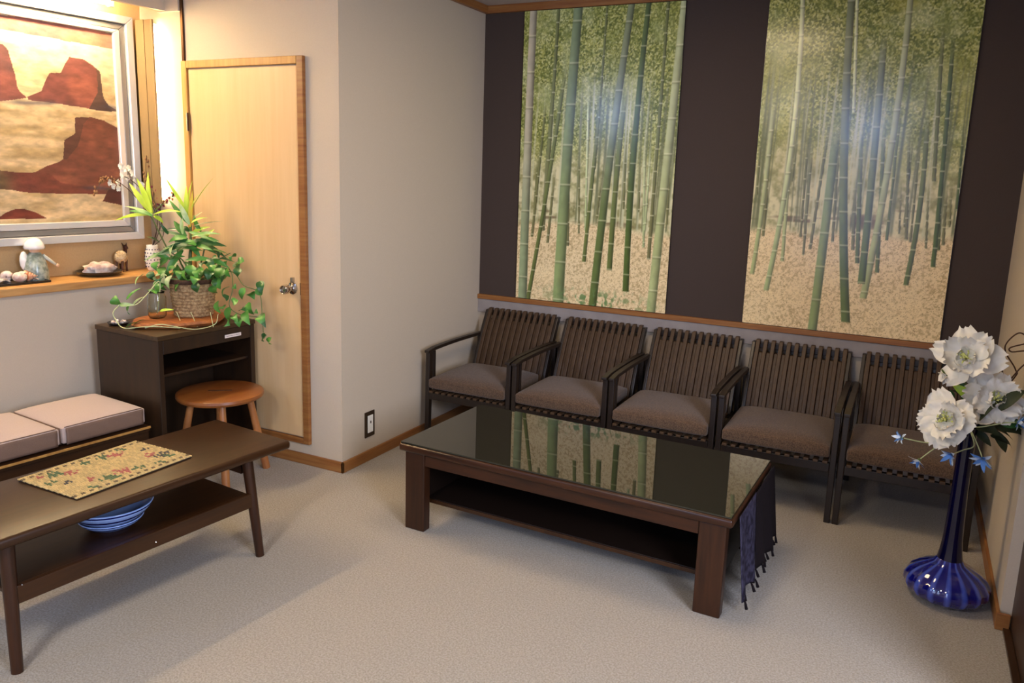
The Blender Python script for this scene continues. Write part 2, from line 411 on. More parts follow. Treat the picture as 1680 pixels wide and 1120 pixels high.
M1= [([(0.056, 1.673), (0.051, 1.059), (0.046, 0.776), (0.046, 0.413), (0.047, -0.008)], 0.057, 'g'), ([(0.271, 1.364), (0.225, 0.921), (0.171, 0.565), (0.122, 0.289), (0.092, 0.021)], 0.026, 'd'), ([(0.335, 1.673), (0.319, 1.362), (0.313, 0.973), (0.291, 0.535), (0.287, -0.003)], 0.069, 'G'), ([(0.504, 1.647), (0.503, 1.454), (0.492, 1.226), (0.479, 0.788)], 0.016, 't'), ([(0.646, 1.678), (0.617, 1.386), (0.594, 1.026), (0.548, 0.721), (0.526, 0.283), (0.509, -0.004)], 0.048, 'B'), ([(0.639, 1.223), (0.623, 0.926), (0.608, 0.569), (0.601, 0.218)], 0.033, 'd'), ([(0.741, 1.672), (0.731, 1.382), (0.71, 1.026), (0.702, 0.641), (0.708, 0.103)], 0.037, 'D'), ([(0.849, 1.565), (0.84, 0.896), (0.831, 0.298)], 0.021, 't'), ([(0.937, 1.622), (0.915, 1.059), (0.884, 0.565), (0.865, -0.002)], 0.052, 'p'), ([(0.478, 0.975), (0.469, 0.632), (0.437, 0.254)], 0.024, 'd'), ([(0.212, 1.631), (0.204, 1.264), (0.182, 0.78), (0.168, 0.42)], 0.024, 't'), ([(0.231, 0.781), (0.201, 0.349)], 0.018, 't'), ([(0.155, 1.18), (0.133, 0.778), (0.094, 0.379)], 0.018, 't'), ([(0.378, 0.923), (0.4, 0.417)], 0.013, 't'), ([(0.769, 0.928), (0.798, 0.364)], 0.014, 'l'), ([(0.803, 0.945), (0.799, 0.459)], 0.014, 'l'), ([(0.419, 1.227), (0.432, 0.786), (0.441, 0.437)], 0.015, 'l'), ([(0.659, 0.993), (0.666, 0.571)], 0.014, 't'), ([(0.69, 1.059), (0.686, 0.555)], 0.013, 't'), ([(0.916, 0.799), (0.923, 0.5)], 0.014, 't'), ([(0.318, 0.783), (0.332, 0.34)], 0.018, 't'), ([(0.364, 0.645), (0.359, 0.539)], 0.012, 't'), ([(0.526, 0.789), (0.507, 0.511)], 0.015, 't'), ([(0.118, 0.884), (0.105, 0.526)], 0.014, 't'), ([(0.751, 0.795), (0.757, 0.559)], 0.011, 't')]
M2= [([(0.159, 1.63), (0.171, 1.256), (0.163, 0.886), (0.155, 0.519), (0.105, 0.184)], 0.027, 'l'), ([(0.061, 1.194), (0.061, 0.884), (0.05, 0.581), (0.03, 0.265)], 0.023, 'p'), ([(0.381, 1.623), (0.393, 1.328), (0.433, 0.859), (0.448, 0.536), (0.518, 0.058)], 0.042, 'B'), ([(0.41, 1.584), (0.446, 1.096)], 0.018, 'l'), ([(0.376, 1.049), (0.373, 0.696), (0.367, 0.365), (0.359, 0.001)], 0.044, 'G'), ([(0.544, 1.473), (0.557, 1.018), (0.562, 0.704), (0.568, 0.261)], 0.035, 'B'), ([(0.639, 1.6), (0.64, 1.246), (0.631, 0.833), (0.607, 0.514), (0.585, 0.188)], 0.033, 'p'), ([(0.767, 1.11), (0.791, 0.775), (0.781, 0.556), (0.77, 0.272)], 0.024, 'd'), ([(0.836, 1.459), (0.855, 1.02), (0.871, 0.639), (0.876, 0.37)], 0.021, 'D'), ([(0.79, 1.49), (0.808, 1.169), (0.833, 0.777)], 0.019, 't'), ([(0.925, 1.05), (0.937, 0.841), (0.945, 0.643)], 0.011, 'D'), ([(0.244, 1.017), (0.25, 0.757), (0.256, 0.475)], 0.013, 't'), ([(0.338, 1.049), (0.328, 0.76), (0.307, 0.416)], 0.015, 't'), ([(0.165, 0.984), (0.175, 0.655), (0.176, 0.345)], 0.018, 'p'), ([(0.269, 0.969), (0.278, 0.383)], 0.013, 't'), ([(0.393, 0.954), (0.412, 0.46)], 0.014, 't'), ([(0.495, 0.987), (0.513, 0.638), (0.541, 0.362)], 0.021, 'd'), ([(0.488, 0.765), (0.511, 0.426)], 0.017, 't'), ([(0.653, 1.125), (0.657, 0.833), (0.659, 0.485)], 0.013, 'd'), ([(0.7, 1.019), (0.746, 0.491)], 0.014, 't'), ([(0.59, 1.049), (0.612, 0.642), (0.635, 0.323)], 0.019, 'd'), ([(0.86, 0.778), (0.889, 0.453)], 0.017, 'd'), ([(0.888, 0.779), (0.907, 0.478)], 0.014, 't'), ([(0.812, 0.776), (0.836, 0.457)], 0.011, 't'), ([(0.753, 0.989), (0.765, 0.484)], 0.011, 't'), ([(0.067, 0.818), (0.07, 0.468)], 0.015, 't'), ([(0.693, 0.772), (0.712, 0.52)], 0.01, 't'), ([(0.012, 0.983), (0.018, 0.682)], 0.012, 't'), ([(0.197, 0.984), (0.187, 0.755)], 0.011, 't'), ([(0.549, 0.893), (0.547, 0.767)], 0.012, 't'), ([(0.719, 0.989), (0.731, 0.553)], 0.011, 't'), ([(0.908, 0.779), (0.924, 0.565)], 0.011, 't')]
PAL = {'g': ((158, 154, 144), (120, 134, 108)), 'G': ((106, 122, 98), (112, 128, 88)), 'B': ((108, 118, 96), (78, 94, 52)),
       'D': ((74, 90, 60), (68, 86, 42)), 'd': ((98, 108, 72), (82, 94, 52)), 't': ((96, 104, 70), (100, 100, 70)),
       'l': ((182, 190, 160), (138, 152, 114)), 'p': ((150, 158, 128), (142, 152, 112))}
def mural_img(W, H, nx, ny, poles, seed, gz, warm):
    X, Z = np.meshgrid(np.linspace(0, W, nx), np.linspace(0, H, ny))
    a = fbm(ny, nx, 7, seed, 5, ay=1.6); b = fbm(ny, nx, 26, seed+1, 3, ay=1.8); c = fbm(ny, nx, 60, seed+2, 2, ay=1.8)
    big = fbm(ny, nx, 3, seed+3, 3, ay=1.5)
    fine = fbm(ny, nx, 95, seed+15, 2, ay=1.8); f2 = fbm(ny, nx, 150, seed+16, 1, ay=1.6)
    fol = lerp(c3(104, 114, 58), c3(172, 176, 104), sst(.3, .7, fine)[..., None])
    fol = lerp(fol, c3(206, 210, 160), (sst(.60, .85, f2)*.8)[..., None])
    fol = lerp(fol, c3(62, 78, 40), (sst(.58, .85, 1-f2)*.55)[..., None])
    fol = lerp(fol, c3(196, 204, 168), (sst(.48, .75, a)*.55)[..., None])
    fol = lerp(fol, c3(112, 126, 62), (sst(.40, .85, b)*.5)[..., None])
    fol = lerp(fol, c3(160, 158, 76), (sst(.5, .75, big)*warm*.8)[..., None])
    mid = lerp(c3(206, 202, 170), c3(134, 134, 94), sst(.35, .85, b)[..., None])
    gr = lerp(c3(218, 201, 168), c3(182, 162, 126), sst(.42, .78, fine)[..., None])
    gr = lerp(gr, c3(226, 208, 172), (sst(.5, .75, a)*.5)[..., None])
    sp = np.random.RandomState(seed+5).rand(ny, nx)
    gr = lerp(gr, c3(112, 84, 54), ((sp > .93)*.6)[..., None])
    gr = lerp(gr, c3(240, 226, 196), ((sp < .06)*.5)[..., None])
    gedge = gz+(big-.5)*.12
    t1 = sst(gz+.20, gz+.55, Z+(a-.5)*.4)[..., None]
    img = lerp(mid, fol, t1)
    bands = (sst(.55, .75, fbm(ny, nx, 5, seed+7, 3, ay=9)) * np.exp(-((Z-gz-.07)/.07)**2))[..., None]
    img = lerp(img, c3(104, 88, 66), bands*.9)
    # distant thin stems
    rs = np.random.RandomState(seed+9)
    for k in range(46):
        x0 = rs.rand()*W; lean = (rs.rand()-.4)*.08; zb = gz+rs.rand()*.05-.02; ww = .003+rs.rand()*.004
        xc = x0+lean*(Z-zb); mk = np.exp(-((X-xc)/ww)**2)*sst(zb-.01, zb+.01, Z)*(1-sst(gz+.55, gz+.95, Z))
        col = c3(*((96, 104, 76) if rs.rand() < .6 else (190, 194, 168)))
        img = lerp(img, col, (mk*.75)[..., None])
    img = lerp(gr, img, sst(-.02, .03, Z-gedge)[..., None])
    for pts, wd, k in sorted(poles, key=lambda p: p[1]):
        ct, cb = PAL[k]
        zs = np.array([p[1] for p in pts])[::-1]; xs = np.array([p[0] for p in pts])[::-1]
        # extend beyond the sheet for poles that leave it
        xt = np.polyval(np.polyfit(zs, xs, 2 if len(zs) > 3 else 1), np.clip(Z[:, 0], zs[0], H))
        if zs[-1] > H-.12:
            ztop = H+1
        else: ztop = zs[-1]+.05
        zlo = zs[0] if zs[0] > .03 else -1
        hw = wd/2*(1.0-.22*np.clip(Z[:, 0]/H, 0, 1))
        d = (X-xt[:, None])/hw[:, None]
        inside = sst(1.12, .9, np.abs(d))*sst(zlo-.004, zlo+.004, Z)*(1-sst(ztop-.25, ztop, Z))
        tz = (Z/H)[..., None]
        col = lerp(c3(*cb), c3(*ct), sst(.15, .7, tz))
        shade = 1.12-.34*np.clip(d*.8+.25, -1, 1)**2-.16*d
        col = col*shade[..., None]
        per = .075+wd*2.2
        ph = (Z+pts[0][0]*3) % per
        ring = np.exp(-((ph-per*.5)/(.0028+wd*.03))**2)[..., None]
        col = lerp(col, c3(222, 222, 196), ring*(.6 if wd < .03 else .5))
        dark = np.exp(-((ph-per*.5+.008)/(.003+wd*.03))**2)[..., None]
        col = lerp(col, c3(70, 76, 48), dark*.25)
        col = col*(1+(fbm(ny, nx, 40, seed+11, 2)[..., None]-.5)*.14)
        img = lerp(img, col, inside[..., None])
    img = img*c3(1.12, 1.10, 1.02)
    if warm < .5:   # grass tufts at the foot of the left photograph
        g = sst(.45, .7, fbm(ny, nx, 50, seed+20, 2, ay=1.4))*np.exp(-((X-.52)/.26)**2)*(1-sst(.04, .12, Z))
        img = lerp(img, c3(108, 140, 84), g[..., None])
    return img
MM = mat_attr('mural_print', rough=.6, coat=.0, coat_rough=.3, spec=.5)
MM.node_tree.nodes['Principled BSDF'].inputs['Roughness'].default_value = .2
def mural(label, X0, X1, Z0, Z1, nx, ny, poles, seed, gz, warm):
    t = thing('photo_mural', label, 'mural', (X0, YB-.02, Z0))
    MB().box(0, X1-X0, .0012, .0135, 0, Z1-Z0).build('panel', 'black_lacquer', t)
    img = mural_img(X1-X0, Z1-Z0, nx, ny, poles, seed, gz, warm)
    def fp(a, b): return np.stack([a*(X1-X0-.004)+.002, np.zeros_like(a), b*(Z1-Z0-.004)+.002], -1)
    color_sheet('bamboo_print', fp, img, MM, t)
    return t
mural('bamboo forest photo panel nearest the room corner, with thick pale green stalks', -2.15, -1.203, .742, 2.413, 330, 570, M1, 11, .45, .25)
mural('bamboo forest photo panel nearer the white flowers, with slender leaning stalks', -.78, .167, .742, 2.413, 330, 570, M2, 37, .5, .6)

# ================================================================ PAINTING (left wall recess)
SHP={
'band1':[(1.745, 2.1), (1.892, 2.116), (2.023, 2.125), (2.16, 2.124), (2.307, 2.123), (2.463, 2.115), (2.459, 2.041), (2.155, 2.054), (1.887, 2.056), (1.741, 2.06)],
'mt1':[(1.736, 1.999), (1.882, 1.995), (1.902, 1.993), (1.918, 1.969), (1.932, 1.924), (1.942, 1.845), (1.956, 1.798), (1.989, 1.769), (1.861, 1.741), (1.711, 1.723)],
'mt2':[(1.989, 1.774), (2.051, 1.802), (2.069, 1.845), (2.094, 1.889), (2.152, 1.899), (2.175, 1.941), (2.202, 1.981), (2.266, 1.972), (2.31, 1.949), (2.339, 1.924), (2.362, 1.803), (2.386, 1.77), (2.439, 1.744), (2.374, 1.739), (1.993, 1.761)],
'mt3':[(2.449, 1.645), (2.355, 1.696), (2.293, 1.706), (2.201, 1.694), (2.193, 1.615), (2.143, 1.584), (2.136, 1.497), (2.037, 1.437), (2.104, 1.381), (2.43, 1.345)],
'band2':[(1.687, 1.452), (1.835, 1.439), (1.913, 1.427), (1.994, 1.428), (2.053, 1.461), (2.136, 1.491), (2.294, 1.496), (2.437, 1.46), (2.429, 1.326), (2.1, 1.328), (1.828, 1.352), (1.679, 1.363)],
'bush':[(2.318, 1.29), (2.348, 1.345), (2.431, 1.367), (2.425, 1.27)],
'hill':[(1.666, 1.214), (1.817, 1.22), (1.845, 1.241), (1.899, 1.262), (1.94, 1.261), (1.993, 1.237), (2.034, 1.213), (1.977, 1.212)],
'shade2':[(2.319, 1.939), (2.339, 1.924), (2.362, 1.803), (2.386, 1.77), (2.439, 1.744), (2.374, 1.739), (2.28, 1.743), (2.333, 1.83)],
'shade3':[(2.201, 1.694), (2.277, 1.702), (2.238, 1.662), (2.206, 1.558), (2.148, 1.492), (2.136, 1.497), (2.143, 1.584), (2.193, 1.615)],}
def poly_mask(V, Z, pts):
    ins = np.zeros(V.shape, bool); n = len(pts)
    for i in range(n):
        x1, y1 = pts[i]; x2, y2 = pts[(i+1) % n]
        c = ((y1 > Z) != (y2 > Z)) & (V < (x2-x1)*(Z-y1)/((y2-y1) if abs(y2-y1) > 1e-9 else 1e-9)+x1)
        ins ^= c
    return ins
UF = -3.930
pt = thing('framed_painting', 'large painting of red rock hills on sand in a wide silver frame', 'painting', LF(UP+.002, 1.95, 1.12), -YAW)
def pl(u, v, z): return (u-(UP+.002), v-1.95, z-1.12)
V0, V1, Z0p, Z1p = 1.36, 2.42, 1.19, 2.125
ny, nx = 330, 360
Vg, Zg = np.meshgrid(np.linspace(V0, V1, nx), np.linspace(Z0p, Z1p, ny))
na = fbm(ny, nx, 5, 3, 4, ax=1, ay=4); nb = fbm(ny, nx, 14, 4, 3)
wx = (fbm(ny, nx, 9, 6, 3)-.5)*.022; Vw = Vg+wx; Zw = Zg+wx.T[:ny, :nx] if wx.T.shape == wx.shape else Zg+wx*.7
im = lerp(c3(214, 188, 146), c3(186, 158, 112), sst(.35, .7, na)[..., None])
im = lerp(im, c3(232, 212, 176), (sst(1.75, 2.0, Zg)*.7)[..., None])
im = lerp(im, c3(150, 160, 128), (sst(2.06, 2.12, Zg)*sst(1.9, 2.45, Vg)*.8)[..., None])
def red(key, c1, c2, cells=6, sd=8):
    global im
    nn = fbm(ny, nx, cells, sd, 3)
    col = lerp(c3(*c1), c3(*c2), sst(.35, .65, nn)[..., None])
    mk = poly_mask(Vw, Zw, SHP[key]); im = np.where(mk[..., None], col, im)
red('band1', (176, 112, 90), (150, 98, 92)); red('mt1', (134, 78, 70), (98, 66, 66)); red('mt2', (146, 84, 70), (118, 68, 62), sd=9)
red('shade2', (96, 68, 56), (80, 60, 56)); red('band2', (118, 62, 50), (104, 84, 58), 5, 12); red('mt3', (146, 86, 64), (116, 66, 52), sd=14)
red('shade3', (94, 58, 48), (80, 58, 52)); red('bush', (112, 52, 40), (86, 42, 36)); red('hill', (124, 58, 42), (104, 46, 34))
for z in (1.755, 1.345):
    bl = np.exp(-((Zg-z-.012*np.sin(Vg*9))/.010)**2)*sst(.4, .6, fbm(ny, nx, 4, 30, 2)); im = lerp(im, c3(78, 76, 92), (bl*.6)[..., None])
im = im*(1+(fbm(ny, nx, 22, 41, 4, ax=1, ay=2)[..., None]-.5)*.45)
PM = mat_attr('oil_paint', rough=.42, spec=.5, bump=(60, .3, .004))
def fpp(a, b):
    return np.stack([np.full_like(a, UF-.012-(UP+.002)), V0+a*(V1-V0)-1.95, Z0p+b*(Z1p-Z0p)-1.12], -1)
color_sheet('canvas', fpp, im, PM, pt)
MB().box(0, UF-.016-(UP+.002), V0-1.95, V1-1.95, Z0p-1.12, Z1p-1.12).build('backing', 'ivory_trim', pt)
def frame_rail(v0, v1, z0, z1, m, u0, u1, name='frame_rail', bev=.004):
    # four mitred bars around the given opening
    vo0, vo1, zo0, zo1, vi0, vi1, zi0, zi1 = v0[0], v1[1], z0[0], z1[1], v0[1], v1[0], z0[1], z1[0]
    q = [((vo0, zo0), (vo1, zo0), (vi1, zi0), (vi0, zi0)), ((vo0, zo1), (vo1, zo1), (vi1, zi1), (vi0, zi1)),
         ((vo0, zo0), (vo0, zo1), (vi0, zi1), (vi0, zi0)), ((vo1, zo0), (vo1, zo1), (vi1, zi1), (vi1, zi0))]
    for r in q:
        MB().hexa([pl(u0, *p) for p in r], [pl(u1, *p) for p in r]).build(name, m, pt, bevel=bev)
frame_rail((1.26, 1.30), (2.482, 2.522), (1.09, 1.128), (2.172, 2.21), 'silver_frame', UP+.004, UF+.012, 'outer_rail')
frame_rail((1.302, 1.33), (2.452, 2.480), (1.130, 1.158), (2.142, 2.170), 'silver_groove', UP+.004, UF-.004, 'middle_rail')
frame_rail((1.332, 1.362), (2.418, 2.450), (1.160, 1.192), (2.122, 2.140), 'silver_frame', UP+.004, UF+.002, 'inner_rail')
# tube lamp above it
tl = thing('tube_lamp', 'glowing fluorescent tube tucked above the framed painting', 'lamp', LF(-3.84, 1.75, 2.31), -YAW)
MB().box(-.03, .03, -.63, .64, -.012, .018).build('housing', 'lamp_housing', tl, bevel=.004)
MB().tube([(0, -.60, -.062), (0, .60, -.062)], .016, 14).build('tube', 'tube_glow', tl, smooth='auto')
for y in (-.61, .61):
    MB().box(-.012, .012, y-.012, y+.012, -.085, -.012).build('holder', 'lamp_housing', tl, bevel=.002)

bl_ = thing('added_glow_board', 'narrow tan upright board with an added hidden glow tube, between painting and door', 'added light', (-3.598, 2.905, 1.74))  # assumed board; its hidden tube is added to brighten the wall strip
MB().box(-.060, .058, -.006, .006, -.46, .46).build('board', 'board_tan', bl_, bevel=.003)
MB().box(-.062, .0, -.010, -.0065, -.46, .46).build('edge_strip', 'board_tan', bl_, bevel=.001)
MB().tube([(.030, .032, -.43), (.030, .032, .43)], .009, 12).build('tube', 'added_glow', bl_, smooth='auto')
MB().box(-.02, .01, .006, .0625, -.45, .45).build('mount', 'lamp_housing', bl_)
# ================================================================ LEDGE ORNAMENTS
ZS = .926
# ceramic figure with bonnet
fg = thing('ceramic_figurine', 'white-bonneted ceramic girl figurine in a speckled grey dress on the ledge', 'figurine', LF(-3.885, 1.935, ZS), -YAW+R(20))
MB().lathe([(0, 0), (.050, 0), (.054, .01), (.052, .05), (.046, .085), (.036, .115), (.024, .132), (0, .136)], seg=20, close=False).build('dress', 'ceramic_speckle', fg, smooth=True)
MB().ball((0, 0, .150), .024, 14, (1, 1, 1.05)).build('head', 'skin_ceramic', fg, smooth=True)
MB().lathe([(.043, .150), (.045, .158), (.040, .178), (.026, .196), (.010, .203), (0, .204)], seg=20, close=False, mod=lambda a, i: 1+.05*math.sin(9*a)*(i < 2)).build('bonnet', 'ceramic_white', fg, smooth=True, solid=.003)
MB().ball((-.030, -.034, .095), .026, 12, (.7, .8, 1.75)).build('shawl', 'ceramic_white', fg, smooth=True)
MB().tube([(.018, .026, .118), (.036, .048, .094), (.052, .066, .072)], [.010, .008, .006], 8).build('arm', 'dress_lace', fg, smooth=True)
MB().ball((.056, .071, .068), .009, 8).build('hand', 'skin_ceramic', fg, smooth=True)
# tray of shells
tr = thing('shell_tray', 'flat black tray at the left end of the ledge under the shells', 'tray', LF(-3.86, 1.80, ZS), -YAW)
MB().box(-.075, .075, -.16, .15, 0, .006).build('base', 'black_lacquer', tr, bevel=.002)
for b in ((-.075, -.069, -.16, .15, .0061, .011), (.069, .075, -.16, .15, .0061, .011), (-.068, .068, .144, .15, .0061, .011), (-.068, .068, -.16, -.154, .0061, .011)):
    MB().box(*b).build('rim', 'black_lacquer', tr, bevel=.001)
def spiral_shell(L_, r, turns=4.5, seg=14):
    mb = MB(); pts = []; rad = []
    n = int(turns*12)
    for i in range(n+1):
        t = i/n; a = turns*2*math.pi*t; rr = r*(1-t)**1.1
        pts.append((rr*.62*math.cos(a), L_*t**.8, r+rr*.62*math.sin(a)-r*.1)); rad.append(max(.0015, rr*.55))
    return mb.tube(pts, rad, 8)
def clam(r):
    def fn(a, b):
        th = (a-.5)*R(150); rr = r*b*(1+.035*math.cos(a*math.pi*18)*b)
        return (rr*math.sin(th), rr*math.cos(th), .004+r*.42*math.sin(b*math.pi*.95)*(1-.5*(2*a-1)**2))
    return MB().grid(fn, 36, 8)
for (lab, mtl, kind, u, v, sz, rz) in [
        ('dark striped ribbed shell at the far left of the black tray', 'shell_dark', 'c', -3.85, 1.755, .045, 40),
        ('chalk white round shell in the middle of the black tray', 'shell_white', 'b', -3.835, 1.835, .030, 0),
        ('small grey-white shell behind the white round one', 'shell_white', 's', -3.88, 1.80, .026, 60),
        ('orange curled shell near the right end of the black tray', 'shell_orange', 's', -3.85, 1.865, .026, -30),
        ('lilac tinted flat shell at the tray end beside the figurine', 'shell_dark', 'c', -3.83, 1.915, .024, 100)]:
    p = LF(u, v, ZS+.0065)
    o = thing('seashell', lab, 'shell', p, R(rz), 'seashells on the ledge tray')
    if kind == 'c': clam(sz).build('valve', mtl, o, smooth=True, solid=.003)
    elif kind == 's':
        spiral_shell(sz*2, sz).build('whorl', mtl, o, smooth=True)
    else:
        MB().ball((0, 0, sz*.8), sz, 16, (1.1, 1, .8)).build('body', mtl, o, smooth=True)
        clam(sz*.8).xf(Matrix.Translation((0, 0, sz*1.2))).build('lip', mtl, o, smooth=True, solid=.002)
# round black plate with stone
rp = thing('round_plate', 'round black lacquer plate on the ledge holding a pale stone', 'plate', LF(-3.865, 2.23, ZS), 0)
MB().lathe([(0, 0), (.070, 0), (.098, .010), (.106, .017), (.108, .024), (.103, .024), (.095, .015), (.068, .008), (0, .008)], seg=40, close=False).build('dish', 'black_lacquer', rp, smooth='auto')
random.seed(5)
bm_ = MB().ball((0, 0, 0), 1, 22)
vv = []
for (x, y, z) in bm_.v:
    k = 1+.13*math.sin(5*x+2*y)*math.cos(4*z+y*3)+.09*math.sin(9*y+5*z)+.05*math.sin(14*x+9*z)
    vv.append((x*k*.044, y*k*.080, max(-.022, z*k*.036)))
bm_.v = vv
rk = thing('pale_stone', 'rough white and pink stone lying on the round black plate', 'stone', LF(-3.865, 2.23, ZS+.031), -YAW)
bm_.build('stone', 'rock_crystal', rk, smooth='auto')
# fleecy animal figure
an = thing('animal_figurine', 'small brown animal figurine with a fluffy cream fleece behind the plate', 'figurine', LF(-3.925, 2.385, ZS), -YAW+R(-55))
fl = MB().ball((0, 0, .075), .034, 18, (1.25, .9, 1.0))
fl.v = [(x*(1+.05*math.sin(60*z+9*x*30)), y*(1+.06*math.sin(70*x)), z+.003*math.sin(150*x+90*y)) for x, y, z in fl.v]
fl.build('fleece', 'fleece', an, smooth=True)
for (x, y) in ((-.026, -.015), (-.026, .015), (.024, -.015), (.024, .015)):
    MB().tube([(x, y, 0), (x, y, .02), (x*.95, y, .058)], [.0065, .005, .008], 8).build('leg', 'animal_brown', an, smooth=True)
MB().tube([(-.028, 0, .082), (-.050, 0, .098), (-.056, 0, .122)], [.014, .011, .009], 8).build('neck', 'animal_brown', an, smooth=True)
hd_ = MB().tube([(-.048, 0, .124), (-.062, 0, .122), (-.080, 0, .114)], [.010, .010, .006], 8).build('head', 'animal_brown', an, smooth=True)
for y in (-.007, .007):
    MB().tube([(-.050, y, .130), (-.044, y*1.8, .146)], [.005, .001], 6).build('ear', 'animal_brown', hd_, smooth=True)
# dotted vase at the ledge end
dv = thing('dotted_vase', 'white vase with rows of blue dots at the corner end of the ledge', 'vase', LF(-3.865, 2.525, ZS), 0)
vprof = [(0, 0), (.026, 0), (.034, .02), (.038, .06), (.035, .10), (.028, .125), (.029, .135), (.025, .135), (.024, .12)]
vb_ = MB().lathe(vprof, seg=24, close=False).build('body', 'ceramic_white', dv, smooth=True)
dots = MB()
for j in range(6):
    for k in range(14):
        z = .022+j*.018; a = 2*math.pi*(k+.5*(j % 2))/14
        r = np.interp(z, [p[1] for p in vprof[:7]], [p[0] for p in vprof[:7]])+.0003
        dots.ball((r*math.cos(a), r*math.sin(a), z), .0035, 6)
dd = dots.build('dot_pattern', 'bowl_navy', vb_); dd['kind'] = 'stuff'

# ================================================================ FOLIAGE HELPERS
def leaf_mb(base, tip, wid, lift=.02, up=Vector((0, 0, 1)), shape='lance', fold=.25, n=8, roll=0, curl=0):
    base = Vector(base); tip = Vector(tip); d = tip-base; L_ = d.length; dn = d.normalized()
    sd = dn.cross(up)
    if sd.length < .1: sd = dn.cross(Vector((1, .3, 0)))
    sd.normalize(); nn = sd.cross(dn).normalized()
    if roll:
        q = Matrix.Rotation(roll, 3, dn); sd = q@sd; nn = q@nn
    def prof(t):
        if shape == 'lance': return max(.04, math.sin(math.pi*min(1, t*.93+.07))**.8*(1-.35*t))
        if shape == 'heart': return max(.02, (math.sin(math.pi*t**.62))**.75*(1-.15*t))
        if shape == 'petal': return max(.10, math.sin(math.pi*(t*.80+.06))**.9)
        return 1
    def fn(a, b):
        s_ = (a-.5)*2; wv = prof(b)*wid*.5
        p = base+dn*(L_*b)+nn*(lift*math.sin(math.pi*b)+curl*b*b)
        p = p+sd*(s_*wv)+nn*(abs(s_)*wv*fold)
        if shape == 'petal': p = p+nn*(math.sin(s_*6+b*6+L_*90)*wid*.085*b)+dn*(math.sin(s_*8+L_*50)*L_*.06*max(0, b-.7)/.3)
        return tuple(p)
    return MB().grid(fn, 4 if shape != 'petal' else 8, n)
def spline(pts, n=10):
    P = [Vector(p) for p in pts]; P = [P[0]*2-P[1]]+P+[P[-1]*2-P[-2]]; out = []
    for i in range(1, len(P)-2):
        for k in range(n):
            t = k/n; a, b, c, d = P[i-1], P[i], P[i+1], P[i+2]
            out.append(.5*((2*b)+(c-a)*t+(2*a-5*b+4*c-d)*t*t+(3*b-a-3*c+d)*t**3))
    out.append(P[-2]); return out

# flowers in the dotted vase (stems start in the neck)
DV = 4.18
def dv_at(x, y, o=0): return at(x, y, DV-max(0, 262-x)*.0022+o)
neck = LF(-3.865, 2.525, ZS+.12)
def stemto(root, pxs, r=.0018, mtl='stem_brown', D=DV):
    pts = [neck]+[dv_at(*p) for p in pxs]
    MB().tube(spline(pts, 6), r, 6).build('stem', mtl, root, world=True, smooth=True)
    return pts
random.seed(3)
wb = thing('white_blossom_spray', 'arching spray of white blossoms from the dotted vase towards the painting', 'flowers', neck)
stemto(wb, [(258, 360), (235, 315), (205, 290), (184, 300)])
for (x, y) in ((200, 272), (207, 277), (214, 276), (219, 284), (203, 287), (183, 300), (196, 299), (197, 309), (212, 292), (236, 303), (189, 305), (224, 296)):
    c = dv_at(x, y, random.uniform(-.03, .02)); mb = MB()
    for k in range(5):
        a = 2*math.pi*k/5+random.random(); dd_ = Vector((math.cos(a), -.5, math.sin(a)))
        lm = leaf_mb(c, c+dd_.normalized()*.020, .020, .003, up=Vector((0, -1, .2)), shape='petal', n=3)
        mb.add(lm.v, lm.f)
    mb.build('blossom', 'petal_white', wb, world=True, smooth=True)
for gi, (lab, path, mtl, rr) in enumerate([
        ('drooping brown seed-head sprig hanging before the painting, left of the white blossoms', [(255, 370), (215, 315), (180, 292), (165, 300), (157, 318)], 'seed_brown', (150, 185)),
        ('upright brown seed-head sprig standing above the lime leaves', [(262, 370), (248, 320), (240, 285), (240, 255)], 'seed_brown', (0, 0)),
        ('maroon flower cluster beside the bright corner strip', [(264, 370), (262, 335), (256, 312)], 'petal_maroon', (0, 0)),
        ('dark small-berried sprig to the right of the maroon flowers', [(268, 385), (262, 345), (275, 325), (292, 318)], 'petal_maroon', (0, 0))]):
    t = thing('dried_flower_sprig', lab, 'flowers', neck, group='dried sprigs in the dotted vase')
    pp = stemto(t, path)
    sp_ = spline(pp, 8)
    hd = sp_[-20:] if gi < 2 else sp_[-10:]
    if gi == 3: hd = sp_[-16:]
    for k in range(26 if gi < 2 else 22):
        q = random.choice(hd); spread = (.010, .010, .018, .014)[gi]
        c = q+Vector([random.uniform(-1, 1)*spread for _ in range(3)])
        m2_ = mtl if gi != 3 else random.choice(['seed_brown', 'petal_maroon', 'stem_brown'])
        if gi == 2 and k % 3 == 0: m2_ = 'petal_pale_blue'
        MB().ball(c, random.uniform(.0035, .0065), 6, (1, 1, 1.4)).build('floret' if gi == 2 else 'seed_pod', m2_, t, world=True, smooth=True)

KN = .97
def NK(p): return Vector((p[0]*KN, p[1]*KN, CAM_H-KN*(CAM_H-p[2])))
def zf(z): return CAM_H-KN*(CAM_H-z)
